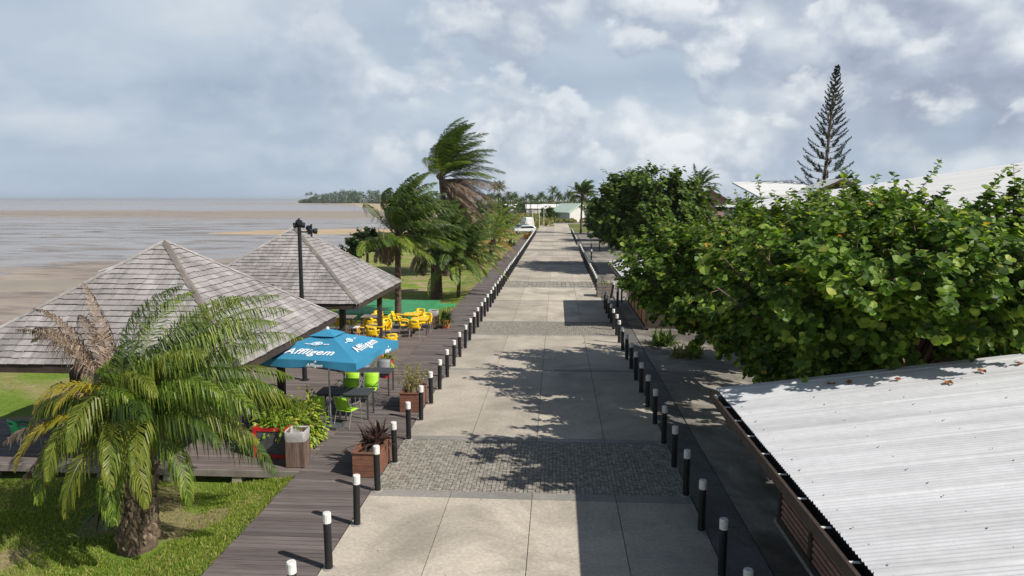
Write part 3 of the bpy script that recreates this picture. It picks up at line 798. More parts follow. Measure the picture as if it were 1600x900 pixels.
def plastic_chair(mat, label, loc, rz, group, name='plastic_armchair'):
    """faces local +Y"""
    t = thing(name, label, 'chair', loc, rz, group)
    m = MB(); grid_panel(m, lambda u, v: (-.24+.48*u, -.21+.45*v, .445-.03*math.sin(math.pi*u)*math.sin(math.pi*v)-.03*max(0, v-.8)*5), 6, 6, .022); m.build('seat', mat, t, True)
    hole = {(2, 4), (3, 4), (4, 4)} if True else None
    m = MB(); grid_panel(m, lambda u, v: ((-.235+.47*u)*(1-.10*v*v), -.20-.10*v+.07*(1-(2*u-1)**2)*-1+.03, .44+.40*v-.03*(2*u-1)**4*v), 7, 6, -.02, hole); m.build('backrest', mat, t, True)
    for s in (-1, 1):
        m = MB(); m.tube([(s*.235, -.26, .66), (s*.27, -.10, .665), (s*.275, .10, .65), (s*.255, .20, .58), (s*.245, .22, .45)], [.024, .03, .03, .026, .022], 8); m.build('armrest', mat, t, True)
        m = MB(); m.tube([(s*.22, .20, .45), (s*.245, .235, 0)], [.017, .014], 8); m.build('leg', M['alu'], t)
        m = MB(); m.tube([(s*.21, -.19, .45), (s*.24, -.27, 0)], [.017, .014], 8); m.build('leg', M['alu'], t)
    return t
def square_table(mat, legmat, label, loc, rz, group, w=.75, d=.75, h=.74, name='terrace_table', leg=.045, th=.035, e=40):
    t = thing(name, label, 'table', loc, rz, group)
    m = MB(); n = 24
    ring = [V((abs(math.cos(a))**(2/e)*math.copysign(w/2, math.cos(a)), abs(math.sin(a))**(2/e)*math.copysign(d/2, math.sin(a)), 0)) for a in [2*math.pi*(k+.5)/n for k in range(n)]]
    vs = [p+V((0,0,h)) for p in ring]+[p+V((0,0,h-th)) for p in ring]
    m.add(vs, [tuple(range(n)), tuple(range(2*n-1, n-1, -1))]+[(k+n, (k+1) % n+n, (k+1) % n, k) for k in range(n)])
    m.build('table_top', mat, t)
    for sx in (-1, 1):
        for sy in (-1, 1):
            m = MB(); m.box((sx*(w/2-.06), sy*(d/2-.06), (h-th)/2), (leg, leg, h-th)); m.build('leg', legmat, t)
    m = MB()
    for sy in (-1, 1): m.box((0, sy*(d/2-.06), h-th-.03), (w-.15, .022, .05)); m.box((sy*(w/2-.06), 0, h-th-.03), (.022, d-.15, .05))
    m.build('apron', mat, t)
    return t
def sling_chair(mat, label, loc, rz, group):
    t = thing('sling_chair', label, 'chair', loc, rz, group)
    m = MB(); grid_panel(m, lambda u, v: (-.22+.44*u, -.20+.43*v, .44-.025*math.sin(math.pi*v)), 2, 6, .008); m.build('seat', mat, t, True)
    m = MB(); grid_panel(m, lambda u, v: (-.22+.44*u, -.21-.12*v, .46+.40*v), 2, 4, -.008); m.build('backrest', mat, t, True)
    m = MB()
    for s in (-1, 1):
        m.tube([(s*.235, -.34, .88), (s*.235, -.20, .44), (s*.235, .24, .44)], .012, 6)
        m.tube([(s*.26, -.27, .65), (s*.27, .18, .655), (s*.26, .21, .63)], .013, 6)
    m.tube([(-.235, -.335, .87), (.235, -.335, .87)], .012, 6); m.build('frame', M['alu'], t)
    for s in (-1, 1):
        m = MB(); m.tube([(s*.26, .20, .64), (s*.26, .25, 0)], .012, 6); m.build('leg', M['alu'], t)
        m = MB(); m.tube([(s*.245, -.20, .45), (s*.255, -.33, 0)], .012, 6); m.build('leg', M['alu'], t)
    return t
GY, GT = 'yellow plastic chairs', 'yellow plastic tables'
yt = square_table(M['yellow'], M['grey_metal'], 'yellow table by the boardwalk edge, closest to the row of bollards', (-6.3, 31.9, 0), .05, GT, .8, .8, .73, 'plastic_table', e=7)
for loc, rz, lab in (((-6.95, 33.25, 0), -.05, 'yellow table in front of the leafless trunk by the lawn'), ((-7.9, 30.1, 0), .04, 'yellow table just above the blue parasol')):
    dup(yt, loc, rz, lab)
yc = plastic_chair(M['yellow'], 'yellow armchair with its back to us at the table by the boardwalk edge', (-6.38, 31.15, 0), .06, GY)
PI = math.pi
for (x, y, rz, lab) in ((-7.0, 31.85, -PI/2+.2, 'yellow armchair on the sea side of the table by the boardwalk edge'), (-6.15, 32.7, PI, 'yellow armchair behind the table by the boardwalk edge'),
        (-7.6, 33.2, -PI/2, 'yellow armchair on the sea side of the table before the trunk'), (-6.75, 34.0, PI-.1, 'yellow armchair furthest back, behind the table before the trunk'),
        (-8.5, 30.1, -PI/2+.1, 'yellow armchair on the sea side of the table above the blue parasol'), (-7.65, 30.85, PI+.1, 'yellow armchair behind the table above the blue parasol'),
        (-7.85, 29.3, .1, 'yellow armchair in front of the table above the blue parasol'), (-6.75, 27.9, .5, 'single yellow armchair whose back peeps over the blue parasol'),
        (-8.15, 32.5, PI/2, 'yellow armchair beside the pavilion post, at the brown topped table'), (-8.65, 33.2, PI, 'yellow armchair behind the brown topped table under the pavilion eave'),
        (-8.6, 31.7, 0, 'yellow armchair in front of the brown topped table under the pavilion eave'),
        (-9.85, 31.55, 0, 'yellow armchair deep in the pavilion shade beside the brown table')):
    dup(yc, (x, y, 0), rz, lab, GY)
bt = square_table(M['beam'], M['dark_wood'], 'brown wooden topped table beside the post of the far pavilion', (-8.75, 32.5, 0), 0, 'brown wooden tables', .85, .8, .73, 'wooden_table', .07)
dup(bt, (-9.9, 32.3, 0), 0, 'brown wooden topped table deep in the shade of the far pavilion')
t = thing('side_stand', 'small white topped stand with orange legs beside the pavilion post', 'stand', (-8.35, 28.2, 0))
m = MB(); m.box((0, 0, .98), (.45, .4, .035)); m.build('stand_top', M['white'], t)
for sx in (-1, 1):
    for sy in (-1, 1):
        m = MB(); m.box((sx*.2, sy*.17, .48), (.03, .03, .965)); m.build('leg', M['orange_wood'], t)
m = MB(); m.box((0, 0, .5), (.4, .34, .02)); m.build('shelf', M['white'], t)
t = thing('storage_crate', 'blue plastic crate under the white topped stand', 'crate', (-8.3, 28.2, 0)); BL = pm('blue_plastic', (.02,.08,.45), .5)
m = MB(); m.box((0, 0, .02), (.34, .3, .04)); m.box((0, -.15, .18), (.34, .02, .36)); m.box((0, .15, .18), (.34, .02, .36)); m.build('body', BL, t)
m = MB(); m.box((-.17, 0, .18), (.02, .282, .36)); m.box((.17, 0, .18), (.02, .282, .36)); m.build('end_panel', BL, t)
# charcoal tables with lime and grey chairs
GTc = 'charcoal terrace tables'
ct = square_table(M['grey_metal'], M['grey_metal'], 'charcoal table under the parasol corner, on the boardwalk side of the back pair', (-5.62, 21.9, 0), 0, GTc)
for loc, lab in (((-6.41, 21.88, 0), 'charcoal table on the sea side of the back pair behind the parasol'), ((-5.62, 19.4, 0), 'charcoal table on the boardwalk side of the front pair'),
                 ((-6.43, 19.42, 0), 'charcoal table on the sea side of the front pair, partly behind palm fronds'), ((-12.35, 17.2, 0), 'charcoal table behind the green chairs'),
                 ((-8.05, 18.0, 0), 'charcoal table beside the red planter, half behind the thick palm'), ((-9.6, 18.4, 0), 'charcoal table in the pavilion shade behind the purple chair')):
    dup(ct, loc, 0, lab)
GLc = 'lime sling chairs'
lc = sling_chair(M['lime'], 'lime sling chair facing us between the two table pairs, boardwalk side', (-5.68, 20.75, 0), PI+.08, GLc)
for (x, y, rz, lab) in ((-6.32, 20.75, PI-.05, 'lime sling chair facing us between the two table pairs, sea side'), (-6.12, 19.95, PI, 'lime sling chair pushed in behind the front table pair'),
        (-5.72, 18.62, -.35, 'lime sling chair before the boardwalk-side table of the front pair'), (-6.6, 18.65, .2, 'lime sling chair before the front pair, beside the yellow-green bush')):
    dup(lc, (x, y, 0), rz, lab, GLc)
gc = sling_chair(M['greymesh'], 'grey sling chair under the parasol edge beside the red flower pot', (-5.78, 22.6, 0), PI, 'grey sling chairs')
dup(gc, (-6.5, 22.62, 0), PI, 'grey sling chair behind the back table pair, further from the red pot')
gr = plastic_chair(M['greenp'], 'bright green armchair at the seaward end of the terrace, out in the open', (-13.2, 16.2, 0), -.45, 'green plastic chairs')
dup(gr, (-12.35, 16.35, 0), .5, 'bright green armchair half hidden by hanging brown fronds')
pu = plastic_chair(M['purple'], 'purple armchair seen under the thick palm between trunk and planter', (-9.15, 17.45, 0), .9, 'purple plastic chairs')
dup(pu, (-8.75, 18.55, 0), 2.6, 'purple armchair deeper in the shade behind the charcoal table')

# ------------------------------------------------------------------ parasol
def text_mesh(s, size, mat, name, mtx, parent, shear=.25, bold=.02, extr=.003):
    cu = bpy.data.curves.new('lettering_curve', 'FONT'); cu.body = s; cu.size = size; cu.shear = shear; cu.offset = bold*size; cu.extrude = extr; cu.space_character = 1.10
    cu.align_x = 'CENTER'; cu.align_y = 'CENTER'
    tmp = bpy.data.objects.new('lettering_curve', cu); col.objects.link(tmp)
    dg = bpy.context.evaluated_depsgraph_get(); dg.update()
    me = bpy.data.meshes.new_from_object(tmp.evaluated_get(dg))
    bpy.data.objects.remove(tmp); bpy.data.curves.remove(cu)
    me.materials.clear(); me.materials.append(mat)
    o = bpy.data.objects.new(name, me); col.objects.link(o); o.parent = parent; o.matrix_local = mtx
    return o
t = thing('parasol', 'square blue parasol with white lettering on the terrace', 'parasol', (-6.16, 18.4, 0), R(-8))
H, ZA, ZE, VAL = 1.46, 2.68, 2.18, .19
m = MB()
def can(u, v):   # u in -1..1 along the edge, v 0 (apex) ..1 (edge)
    sag = -.10*math.sin(math.pi*v)*(1-u*u*.9)
    return u*H*v, -H*v, ZA+(ZE-ZA)*v+sag*.6-.03*v*(1-u*u)*-1
for k in range(4):
    Rz = Matrix.Rotation(k*PI/2, 3, 'Z'); nu, nv = 10, 10
    g_ = [[Rz @ V(can(-1+2*i/nu, .02+.98*j/nv)) for j in range(nv+1)] for i in range(nu+1)]
    n0 = len(m.v)
    vs_ = [p for row in g_ for p in row]
    m.add(vs_, [(i*(nv+1)+j, i*(nv+1)+j+1, (i+1)*(nv+1)+j+1, (i+1)*(nv+1)+j) for i in range(nu) for j in range(nv)])
canopy = m.build('canopy', M['canvas'], t, True)
m = MB()
for k in range(4):
    Rz = Matrix.Rotation(k*PI/2, 3, 'Z'); nu = 20; r = random.Random(k)
    top = [Rz @ V(can(-1+2*i/nu, 1)) for i in range(nu+1)]
    bot = []
    for i in range(nu+1):
        u = -1+2*i/nu; w = .03*math.sin(u*7+k*2)*(1-u*u); x, y, z = can(u, 1)
        bot.append(Rz @ V((x, y-.0+w, z-VAL+.025*math.sin(u*5+k))))
    m.add(top+bot, [(i, i+1, nu+2+i, nu+1+i) for i in range(nu)])
m.build('valance', M['canvas'], canopy, True)
m = MB()
for k in range(4):
    Rz = Matrix.Rotation(k*PI/2, 3, 'Z')
    m.face([Rz @ V((-.36, -.36, ZA-.085)), Rz @ V((.36, -.36, ZA-.085)), V((0, 0, ZA+.07))])
m.build('vent_cap', M['canvas'], canopy)
m = MB(); m.lathe([(.05, ZA+.04), (.045, ZA+.10), (.0, ZA+.12)], 10); m.build('finial', M['white'], canopy)
m = MB(); m.lathe([(.024, 0), (.024, ZA)], 10); m.build('pole', M['alu'], t)
for k in range(8):
    a = k*PI/4; L_ = H*(1.36 if k % 2 else .97)
    m = MB(); m.bar((.03*math.cos(a), .03*math.sin(a), ZA-.06), (L_*math.cos(a), L_*math.sin(a), ZE-.02), .02, .025); m.build('rib', M['alu'], t)
m = MB(); m.box((0, 0, .04), (.6, .6, .08)); m.lathe([(.05, .08), (.04, .35)], 10); m.build('base', M['slate'], t)
slope = (ZE-ZA)/H
for k in (0, 1):
    Rz = Matrix.Rotation(k*PI/2, 4, 'Z')
    ex = V((1, 0, 0)); ey = V((0, H, ZA-ZE)).normalized(); en = ex.cross(ey)
    def fac(x, v, off=.03):
        p = V(can(x/(H*v), v)); B = Matrix((ex, ey, en)).transposed().to_4x4()
        return Rz @ Matrix.Translation(p+en*off) @ B
    text_mesh('Affligem', .37, M['logo'], 'lettering', fac(0, .72), canopy, .3, .014)
    # oval emblem with a small figure, and a fine line of script to each side
    m = MB(); n = 28
    for k2 in range(n):
        a, b = 2*PI*k2/n, 2*PI*(k2+1)/n
        q_ = lambda a, s_: V((.15*s_*math.cos(a)+.03*math.sin(a), .095*s_*math.sin(a), 0))
        m.face([q_(a, 1), q_(b, 1), q_(b, .8), q_(a, .8)])
    m.add([(-.04,-.05,.002), (.01,-.05,.002), (.075,.05,.002), (.03,.055,.002)], [(0,1,2,3)]); m.add([(-.07,.0,.002), (-.03,-.01,.002), (.02,.05,.002), (-.02,.055,.002)], [(0,1,2,3)])
    m.add([(.03,-.04,.002), (.08,-.02,.002), (.075,.0,.002), (.03,-.015,.002)], [(0,1,2,3)])
    e_ = m.build('emblem', M['logo'], canopy); e_.matrix_local = fac(.0, .42, .034)
    m = MB()
    for k2 in range(n):
        a, b = 2*PI*k2/n, 2*PI*(k2+1)/n
        m.face([(0, 0, 0), (.12*math.cos(a)+.024*math.sin(a), .076*math.sin(a), 0), (.12*math.cos(b)+.024*math.sin(b), .076*math.sin(b), 0)])
    e_ = m.build('emblem_field', M['logo_blue'], canopy); e_.matrix_local = fac(.0, .42, .030)
    text_mesh('Anno', .075, M['logo'], 'lettering', fac(-.25, .44, .028), canopy, .35, .01)
    text_mesh('1074', .075, M['logo'], 'lettering', fac(.26, .44, .028), canopy, .35, .01)
    B = Matrix((V((1,0,0)), V((0,0,1)), V((0,-1,0)))).transposed().to_4x4()
    for xx in (.35,) if k == 0 else (.55,):
        x_, y_, z_ = can(xx/H, 1)
        text_mesh('Affligem', .12, M['logo'], 'lettering', Rz @ Matrix.Translation(V((x_, y_-.035, z_-.12))) @ B, canopy, .3, .025)
        m = MB(); m.face([(-.04,0,0), (.0,-.015,0), (.04,0,0), (.02,.05,0), (-.01,.02,0)])
        e_ = m.build('emblem', M['logo'], canopy); e_.matrix_local = Rz @ Matrix.Translation(V((x_+.03, y_-.035, z_-.03))) @ B

# ------------------------------------------------------------------ planters, bins, pots
def wood_planter(label, loc, group):
    t = thing('wooden_planter', label, 'planter', loc, 0, group); w, d, h = .55, 1.25, .55
    for s in (-1, 1):
        m = MB()
        for i in range(4): m.box((s*(w/2), 0, .075+i*.135), (.03, d, .128))
        m.build('side_board', M['red_wood'], t)
        m = MB()
        for i in range(4): m.box((0, s*(d/2-.016), .075+i*.135), (w-.032, .03, .128))
        m.build('end_board', M['red_wood'], t)
    m = MB()
    for sx in (-1, 1): m.box((sx*(w/2), 0, h+.02), (.07, d+.04, .025))
    for sy in (-1, 1): m.box((0, sy*(d/2-.01), h+.021), (w-.07, .07, .023))
    m.build('rim', M['red_wood'], t)
    m = MB(); m.box((0, 0, .42), (w-.05, d-.06, .06)); m.build('soil', M['soil'], t)
    return t
GP = 'wooden planters along the boardwalk'
wood_planter('red-brown wooden planter holding the purple spiky plant, near the thick white caps', (-4.24, 15.55, 0), GP)['label'] = 'red-brown wooden planter holding the purple spiky plant'
wood_planter('red-brown wooden planter holding the thin straggly plant', (-4.26, 20.45, 0), GP)
def bin_(label, loc, liner=True):
    t = thing('litter_bin', label, 'bin', loc, .03, 'wooden litter bins'); w, h = .46, .82
    for k in range(4):
        m = MB(); Rz = Matrix.Rotation(k*PI/2, 3, 'Z')
        for i in range(5): m.box(Rz @ V((-w/2+.02+(i+.5)*(w-.04)/5, -w/2+.012, h/2+.02)), ((w-.04)/5-.006, .022, h), M=Rz)
        m.build('side_panel', M['bin_wood'], t)
    m = MB(); m.box((0, 0, .04), (w-.06, w-.06, .05)); m.build('base', M['dark_wood'], t)
    m = MB(); r = random.Random(4); n = 24; vs = []
    for (zz, k) in ((h-.20, 1.0), (h-.1, 1.035), (h+.03, 1.05), (h+.05, .98), (h+.01, .90), (h-.25, .85)):
        for i in range(n):
            a = 2*PI*(i+.5)/n; e = 8
            x = abs(math.cos(a))**(2/e)*math.copysign(w/2, math.cos(a)); y = abs(math.sin(a))**(2/e)*math.copysign(w/2, math.sin(a))
            kk = k*(1+r.uniform(-.012, .012))+.015; vs.append((x*kk, y*kk, zz+r.uniform(-.015, .015)))
    m.add(vs, [(j*n+i, j*n+(i+1) % n, (j+1)*n+(i+1) % n, (j+1)*n+i) for j in range(5) for i in range(n)])
    m.build('liner', M['liner'], t, True)
    return t
bin_('weathered wooden litter bin with clear bag at the terrace corner by the red planter', (-6.04, 15.62, 0))
bin_('dark wooden litter bin beside the terracotta pot at the far terrace end', (-5.95, 33.55, 0))
def pot(name, label, loc, mat, r, h):
    t = thing(name, label, 'pot', loc)
    m = MB(); m.lathe([(r*.62, 0), (r*.92, h*.82), (r*1.05, h*.82), (r*1.08, h), (r*.95, h), (r*.9, h*.85)], 18); m.build('vessel', mat, t, False)
    m = MB(); m.lathe([(r*.88, h*.80), (r*.88, h*.87)], 16); m.build('soil', M['soil'], t)
    return t
pot('flower_pot', 'terracotta pot with leafy plant by the far wooden bin', (-5.35, 33.55, 0), M['terracotta'], .27, .42)
pot('flower_pot', 'red pot of yellow-green leaves behind the grey sling chairs', (-5.95, 23.9, 0), M['redpaint'], .25, .62)
pot('flower_pot', 'dark pot of the yellow-green bush behind the near bin', (-6.35, 17.05, 0), M['slate'], .25, .35)
t = thing('red_planter', 'red framed planter with slate grey panels beside the wooden bin', 'planter', (-6.85, 16.35, 0)); w, h = .86, .74
m = MB()
for sx in (-1, 1):
    for sy in (-1, 1): m.box((sx*(w/2-.04), sy*(.33), h/2), (.08, .08, h))
for z in (.04, h-.04):
    for sy in (-1, 1): m.box((0, sy*.33, z), (w-.16, .078, .078))
    for sx in (-1, 1): m.box((sx*(w/2-.04), 0, z), (.078, .58, .078))
m.build('frame', M['redpaint'], t)
for (c, d) in (((0, -.335, h/2), (w-.17, .03, h-.17)), ((0, .335, h/2), (w-.17, .03, h-.17)), ((w/2-.035, 0, h/2), (.03, .57, h-.17)), ((-w/2+.035, 0, h/2), (.03, .57, h-.17))):
    m = MB(); m.box(c, d); m.build('panel', M['slate'], t)
m = MB(); m.box((0, 0, h-.14), (w-.14, .54, .06)); m.build('soil', M['soil'], t)
t = thing('rock_planter', 'weathered crate of stones and weeds at the end of the first bollard run', 'planter', (3.15, 45.5, 0))
m = MB()
for i in range(4): m.box((0, -.45, .12+i*.2), (1.0, .05, .18)); m.box((0, .45, .12+i*.2), (1.0, .05, .18)); m.box((-.5, 0, .12+i*.2), (.05, .84, .18)); m.box((.5, 0, .12+i*.2), (.05, .84, .18))
m.build('crate', M['beam'], t); m = MB(); m.box((0, 0, .68), (.92, .82, .1)); m.build('soil', M['soil'], t)
# green tarpaulin-covered platforms on the lawn
def platform(label, loc, rz, w, d, h, seed):
    t = thing('green_platform', label, 'platform', loc, rz, 'green covered platforms on the lawn'); r = random.Random(seed)
    m = MB(); nx, ny = 14, 10
    f = lambda i, j: V((-w/2+w*i/nx, -d/2+d*j/ny, h+.035*math.sin(j*1.25+.2*i)+r.uniform(-.008, .008)))
    gg = [[f(i, j) for j in range(ny+1)] for i in range(nx+1)]
    vs_ = [p for row in gg for p in row]
    m.add(vs_, [(i*(ny+1)+j, (i+1)*(ny+1)+j, (i+1)*(ny+1)+j+1, i*(ny+1)+j+1) for i in range(nx) for j in range(ny)])
    m.build('cover', M['turf'], t, True)
    m = MB()
    for sy in (-1, 1):
        for i in range(nx):
            a, b = gg[i][0 if sy < 0 else ny], gg[i+1][0 if sy < 0 else ny]
            m.face([V((a.x, a.y+sy*.02, 0)), V((b.x, b.y+sy*.02, 0)), b, a])
    for sx in (-1, 1):
        for j in range(ny):
            a, b = gg[0 if sx < 0 else nx][j], gg[0 if sx < 0 else nx][j+1]
            m.face([V((a.x+sx*.02, a.y, 0)), V((b.x+sx*.02, b.y, 0)), b, a])
    m.build('skirt', M['turf'], t)
platform('wide green covered platform on the lawn behind the yellow tables', (-9.6, 39.7, -.36), -.03, 4.9, 5.4, .42, 1)
platform('narrow green covered strip reaching from the platform to the boardwalk', (-6.85, 41.2, -.3), .35, 1.7, .7, .26, 2)
# railing posts and flag poles
t = thing('handrail', 'black handrail along the ramp in front of the orange panelled shed', 'railing', (4.6, 46.5, 0))
m = MB(); m.tube([(0, -3, .9), (0, 3.4, .9)], .03, 8); m.build('top_rail', M['black'], t)
for y in (-3, -1, 1, 3.2):
    m = MB(); m.tube([(0, y, 0), (0, y, .9)], .028, 8); m.build('post', M['black'], t)
t = thing('pole', 'thin black pole standing on the pavement by the orange panels', 'pole', (3.95, 42.4, 0))
m = MB(); m.tube([(0, 0, 0), (0, 0, 1.6)], .05, 8); m.build('shaft', M['black'], t)
m = MB(); m.lathe([(.055, 1.6), (.06, 1.72), (.0, 1.75)], 8); m.build('cap', M['white'], t)
# ------------------------------------------------------------------ vegetation
def frond(m, base, az, el, L, droop, wind, pairs, ll, lw, r, hang=.8, rach=.022, start=.16, mi=0, rmi=None, N=14, lwind=2.2, sp=.85, drift=0):
    """one feather leaf: curved midrib, two rows of narrow leaflets"""
    d = V((math.cos(az)*math.cos(el), math.sin(az)*math.cos(el), math.sin(el)))
    p = V(base); pts = [p.copy()]; wind = V(wind)
    dv = V((r.gauss(0, 1), r.gauss(0, 1), r.gauss(0, .5)))*drift
    for i in range(N):
        s = (i+1)/N
        d = d+V((0, 0, -droop))*(s**1.2)*1.6/N*2+wind*(.35+s)*2.0/N+dv*s*2.0/N
        d.normalize(); p = p+d*(L/N); pts.append(p.copy())
    m.mi = mi if rmi is None else rmi
    m.tube(pts, [rach*(1-.85*i/N) for i in range(N+1)], 4, False)
    m.mi = mi
    rollv = r.uniform(-.5, .5)
    for k in range(pairs):
        s = start+(1-start)*(k+.5)/pairs
        f = s*N; i = min(N-1, int(f)); q = pts[i].lerp(pts[i+1], f-i)
        t = (pts[i+1]-pts[i]).normalized()
        side = t.cross(V((0, 0, 1)))
        if side.length < .05: side = t.cross(V((0, 1, 0)))
        side.normalize(); up = side.cross(t)
        side = side*math.cos(rollv*.5)+up*math.sin(rollv*.5)
        prof = (math.sin(math.pi*min(1, (.12+.88*(s-start)/(1-start))))**.6)*(.55+.45*(1-s))*1.25
        for sg in (-1, 1):
            if r.random() < .05: continue
            l_ = ll*prof*r.uniform(.8, 1.15)
            d0 = (side*sg*sp+t*r.uniform(.45, .75)+up*r.uniform(.05, .4)+V((0,0,-.15*hang))).normalized()
            d1 = (d0*.6+V((0, 0, -hang*r.uniform(.6, 1.2)))+wind*r.uniform(.3, .9)*lwind+t*.25).normalized()
            d2 = (d1*.7+V((0, 0, -hang*.6))+wind*.5*lwind).normalized()
            w = t.cross(d0); w = (t-d0*t.dot(d0)).normalized()*lw*.5
            a0 = q; a1 = q+d0*l_*.36; a2 = a1+d1*l_*.36; a3 = a2+d2*l_*.28
            m.add([a0-w*.5, a0+w*.5, a1+w, a1-w, a2+w*.8, a2-w*.8, a3], [(0,1,2,3), (3,2,4,5), (5,4,6)])
    return pts
def palm_trunk(m, pts, rad, r, n=12):
    """ringed trunk"""
    P_ = []; Rr = []
    steps = 40
    for i in range(steps+1):
        f = i/steps*(len(pts)-1); k = min(len(pts)-2, int(f)); p = V(pts[k]).lerp(V(pts[k+1]), f-k)
        rr = rad[k]+(rad[k+1]-rad[k])*(f-k)
        P_.append(p+V((r.uniform(-.006, .006), r.uniform(-.006, .006), 0))); Rr.append(rr*(1+(.06 if i % 2 else -.03)))
    m.tube(P_, Rr, n)
def make_palm(name, label, base, h, lean, nf, L, wind, seed, pairs=34, ll=.6, lw=.05, dead=0, group=None, rad=(.2, .13), hang=.7, droop=.75, mats=None, yel=0, elr=(-.15, 1.45), dL=None, fan=None, skirt=0):
    r = random.Random(seed)
    t = thing(name, label, 'palm tree', base, 0, group)
    top = V((lean[0], lean[1], h)); mid = V((lean[0]*.35, lean[1]*.35, h*.5))
    m = MB(); palm_trunk(m, [(0, 0, -.15), mid, top], [rad[0], (rad[0]+rad[1])/2*.9, rad[1]], r)
    m.mi = 0
    for k in range(14):
        a = k*2.4; z = h-.02*k-.05
        b = top+V((math.cos(a)*rad[1], math.sin(a)*rad[1], -.03*k)); m.bar(b, b+V((math.cos(a)*.22, math.sin(a)*.22, .28)), .09, .04)
    m.build('trunk', M['palmbark'], t)
    m = MB()
    mats = mats or [M['palm'], M['palmyel'], M['stem']]
    for k in range(nf):
        az = k*2.39996+r.uniform(-.3, .3); q = (k+.5)/nf
        if fan: az = math.atan2(wind[1], wind[0])+fan*((k*.618034) % 1*2-1)+r.uniform(-.15, .15)
        el = elr[1]-(elr[1]-elr[0])*q**.9+r.uniform(-.12, .12)
        frond(m, top+V((math.cos(az)*.06, math.sin(az)*.06, -.25*q)), az, el, L*r.uniform(.82, 1.08), droop, wind, pairs, ll, lw, r, hang, rach=.03, mi=1 if k >= nf-yel else 0, rmi=2)
    m.build('crown', mats, t)
    for k in range(dead):
        az = math.atan2(wind[1], wind[0])+r.uniform(-1.3, 1.3) if not skirt else r.uniform(0, 6.28)
        mm = MB()
        frond(mm, top+V((math.cos(az)*.1, math.sin(az)*.1, -.35)), az, r.uniform(-1.0, .1) if not skirt else r.uniform(-.6, .1), (dL or L)*r.uniform(.75, 1.0), droop*.7 if not skirt else 1.3, (wind[0]*.45, wind[1]*.4, 0), int(pairs*.8), ll*.8, lw*.8, r, hang*1.1, rach=.028, N=10)
        mm.build('dead_frond', M['palmdead'], t)
    return t
# --- the short thick palm on the lawn
r = random.Random(21)
t = thing('short_palm', 'short thick-trunked palm with drooping fronds on the lawn beside the boardwalk', 'palm tree', (-7.96, 12.3, -.34))
m = MB(); m.tube([(0,0,-.1), (.0,0,.15), (.02,0,.6), (.05,.02,1.1), (.08,.03,1.6), (.10,.03,2.2)], [.35, .35, .33, .29, .22, .13], 16)
m.build('trunk', M['palmbark'], t)
tr = t.children[0]
m = MB()
for k in range(330):
    a = k*2.39996+r.uniform(-.15,.15); z = .02+1.5*k/330+r.uniform(-.03,.03); rr = .33-.06*z/1.5-(.05 if z > 1.2 else 0)
    c = V((math.cos(a)*rr+.05*z, math.sin(a)*rr, z)); o = V((math.cos(a), math.sin(a), 0)); s_ = V((-math.sin(a), math.cos(a), 0))
    w = r.uniform(.03, .055); hgt = r.uniform(.08, .17)*(1 if z < 1 else 1.7); out = r.uniform(.04, .075)*(1 if z < 1 else 1.4)
    m.add([c-s_*w-o*.03+V((0,0,-.02)), c+s_*w-o*.03+V((0,0,-.02)), c+s_*w*.75+o*out+V((0,0,hgt)), c-s_*w*.75+o*out+V((0,0,hgt)), c+s_*w*.7+o*(out-.06)+V((0,0,hgt+.02)), c-s_*w*.7+o*(out-.06)+V((0,0,hgt+.02)), c+o*(out*.55+.03)+V((0,0,hgt*.35))],
          [(0,1,6), (1,2,6), (2,3,6), (3,0,6), (3,2,4,5), (1,4,2), (0,3,5)])
m.build('leaf_base', M['boot'], tr)['kind'] = 'stuff'
m = MB()
for k in range(46):
    a = k*2.39996; z = 1.15+1.05*k/46; c = V((math.cos(a)*.20+.07, math.sin(a)*.20, z)); o = V((math.cos(a), math.sin(a), 0))
    e = c+o*r.uniform(.10, .30)+V((0, 0, r.uniform(.25, .6))); m.tube([c, c.lerp(e, .5)+o*.02, e], [.035, .028, .012], 5)
m.build('old_leaf_stalk', M['boot'], tr)['kind'] = 'stuff'
top = V((.10, .03, 2.22))
W = (.40, .10, .02)
cr = MB()
KW = dict(rach=.016, start=.2, rmi=None, N=18, lwind=.8, sp=.6, drift=.22)
for k in range(50):
    az = k*2.39996; q = (k+.5)/50
    lee = math.cos(az-.15)
    el = 1.5-1.15*q*(.55+.45*max(0, lee))+r.uniform(-.12, .12)
    L = r.uniform(2.3, 3.2)*(.84+.26*lee)
    if lee < -.2 and r.random() < .35: continue
    frond(cr, top+V((math.cos(az)*.12, math.sin(az)*.12, r.uniform(-.2, .15))), az, el, L, r.uniform(.9, 1.5), W, 60, r.uniform(.62, .85), .021, r, r.uniform(1.4, 3.2), mi=r.choice((0, 0, 1, 1, 3)), **KW)
for (az, el, L) in ((.35, .95, 3.8), (.6, 1.1, 4.0), (.1, .55, 3.5), (-.3, .7, 3.5), (.05, 1.05, 3.7), (.9, 1.05, 3.9), (1.3, 1.2, 3.8), (1.9, 1.25, 3.4), (2.5, 1.3, 3.2), (.45, .5, 3.4), (-.15, .3, 3.3), (-.5, .55, 3.2), (1.2, 1.1, 3.4), (.25, 1.15, 3.6), (-.7, .9, 3.1)):
    frond(cr, top, az, el, L, .95, (.16, .05, 0), 76, .78, .020, r, r.uniform(1.4, 2.6), mi=r.choice((0, 0, 1, 3)), **KW)
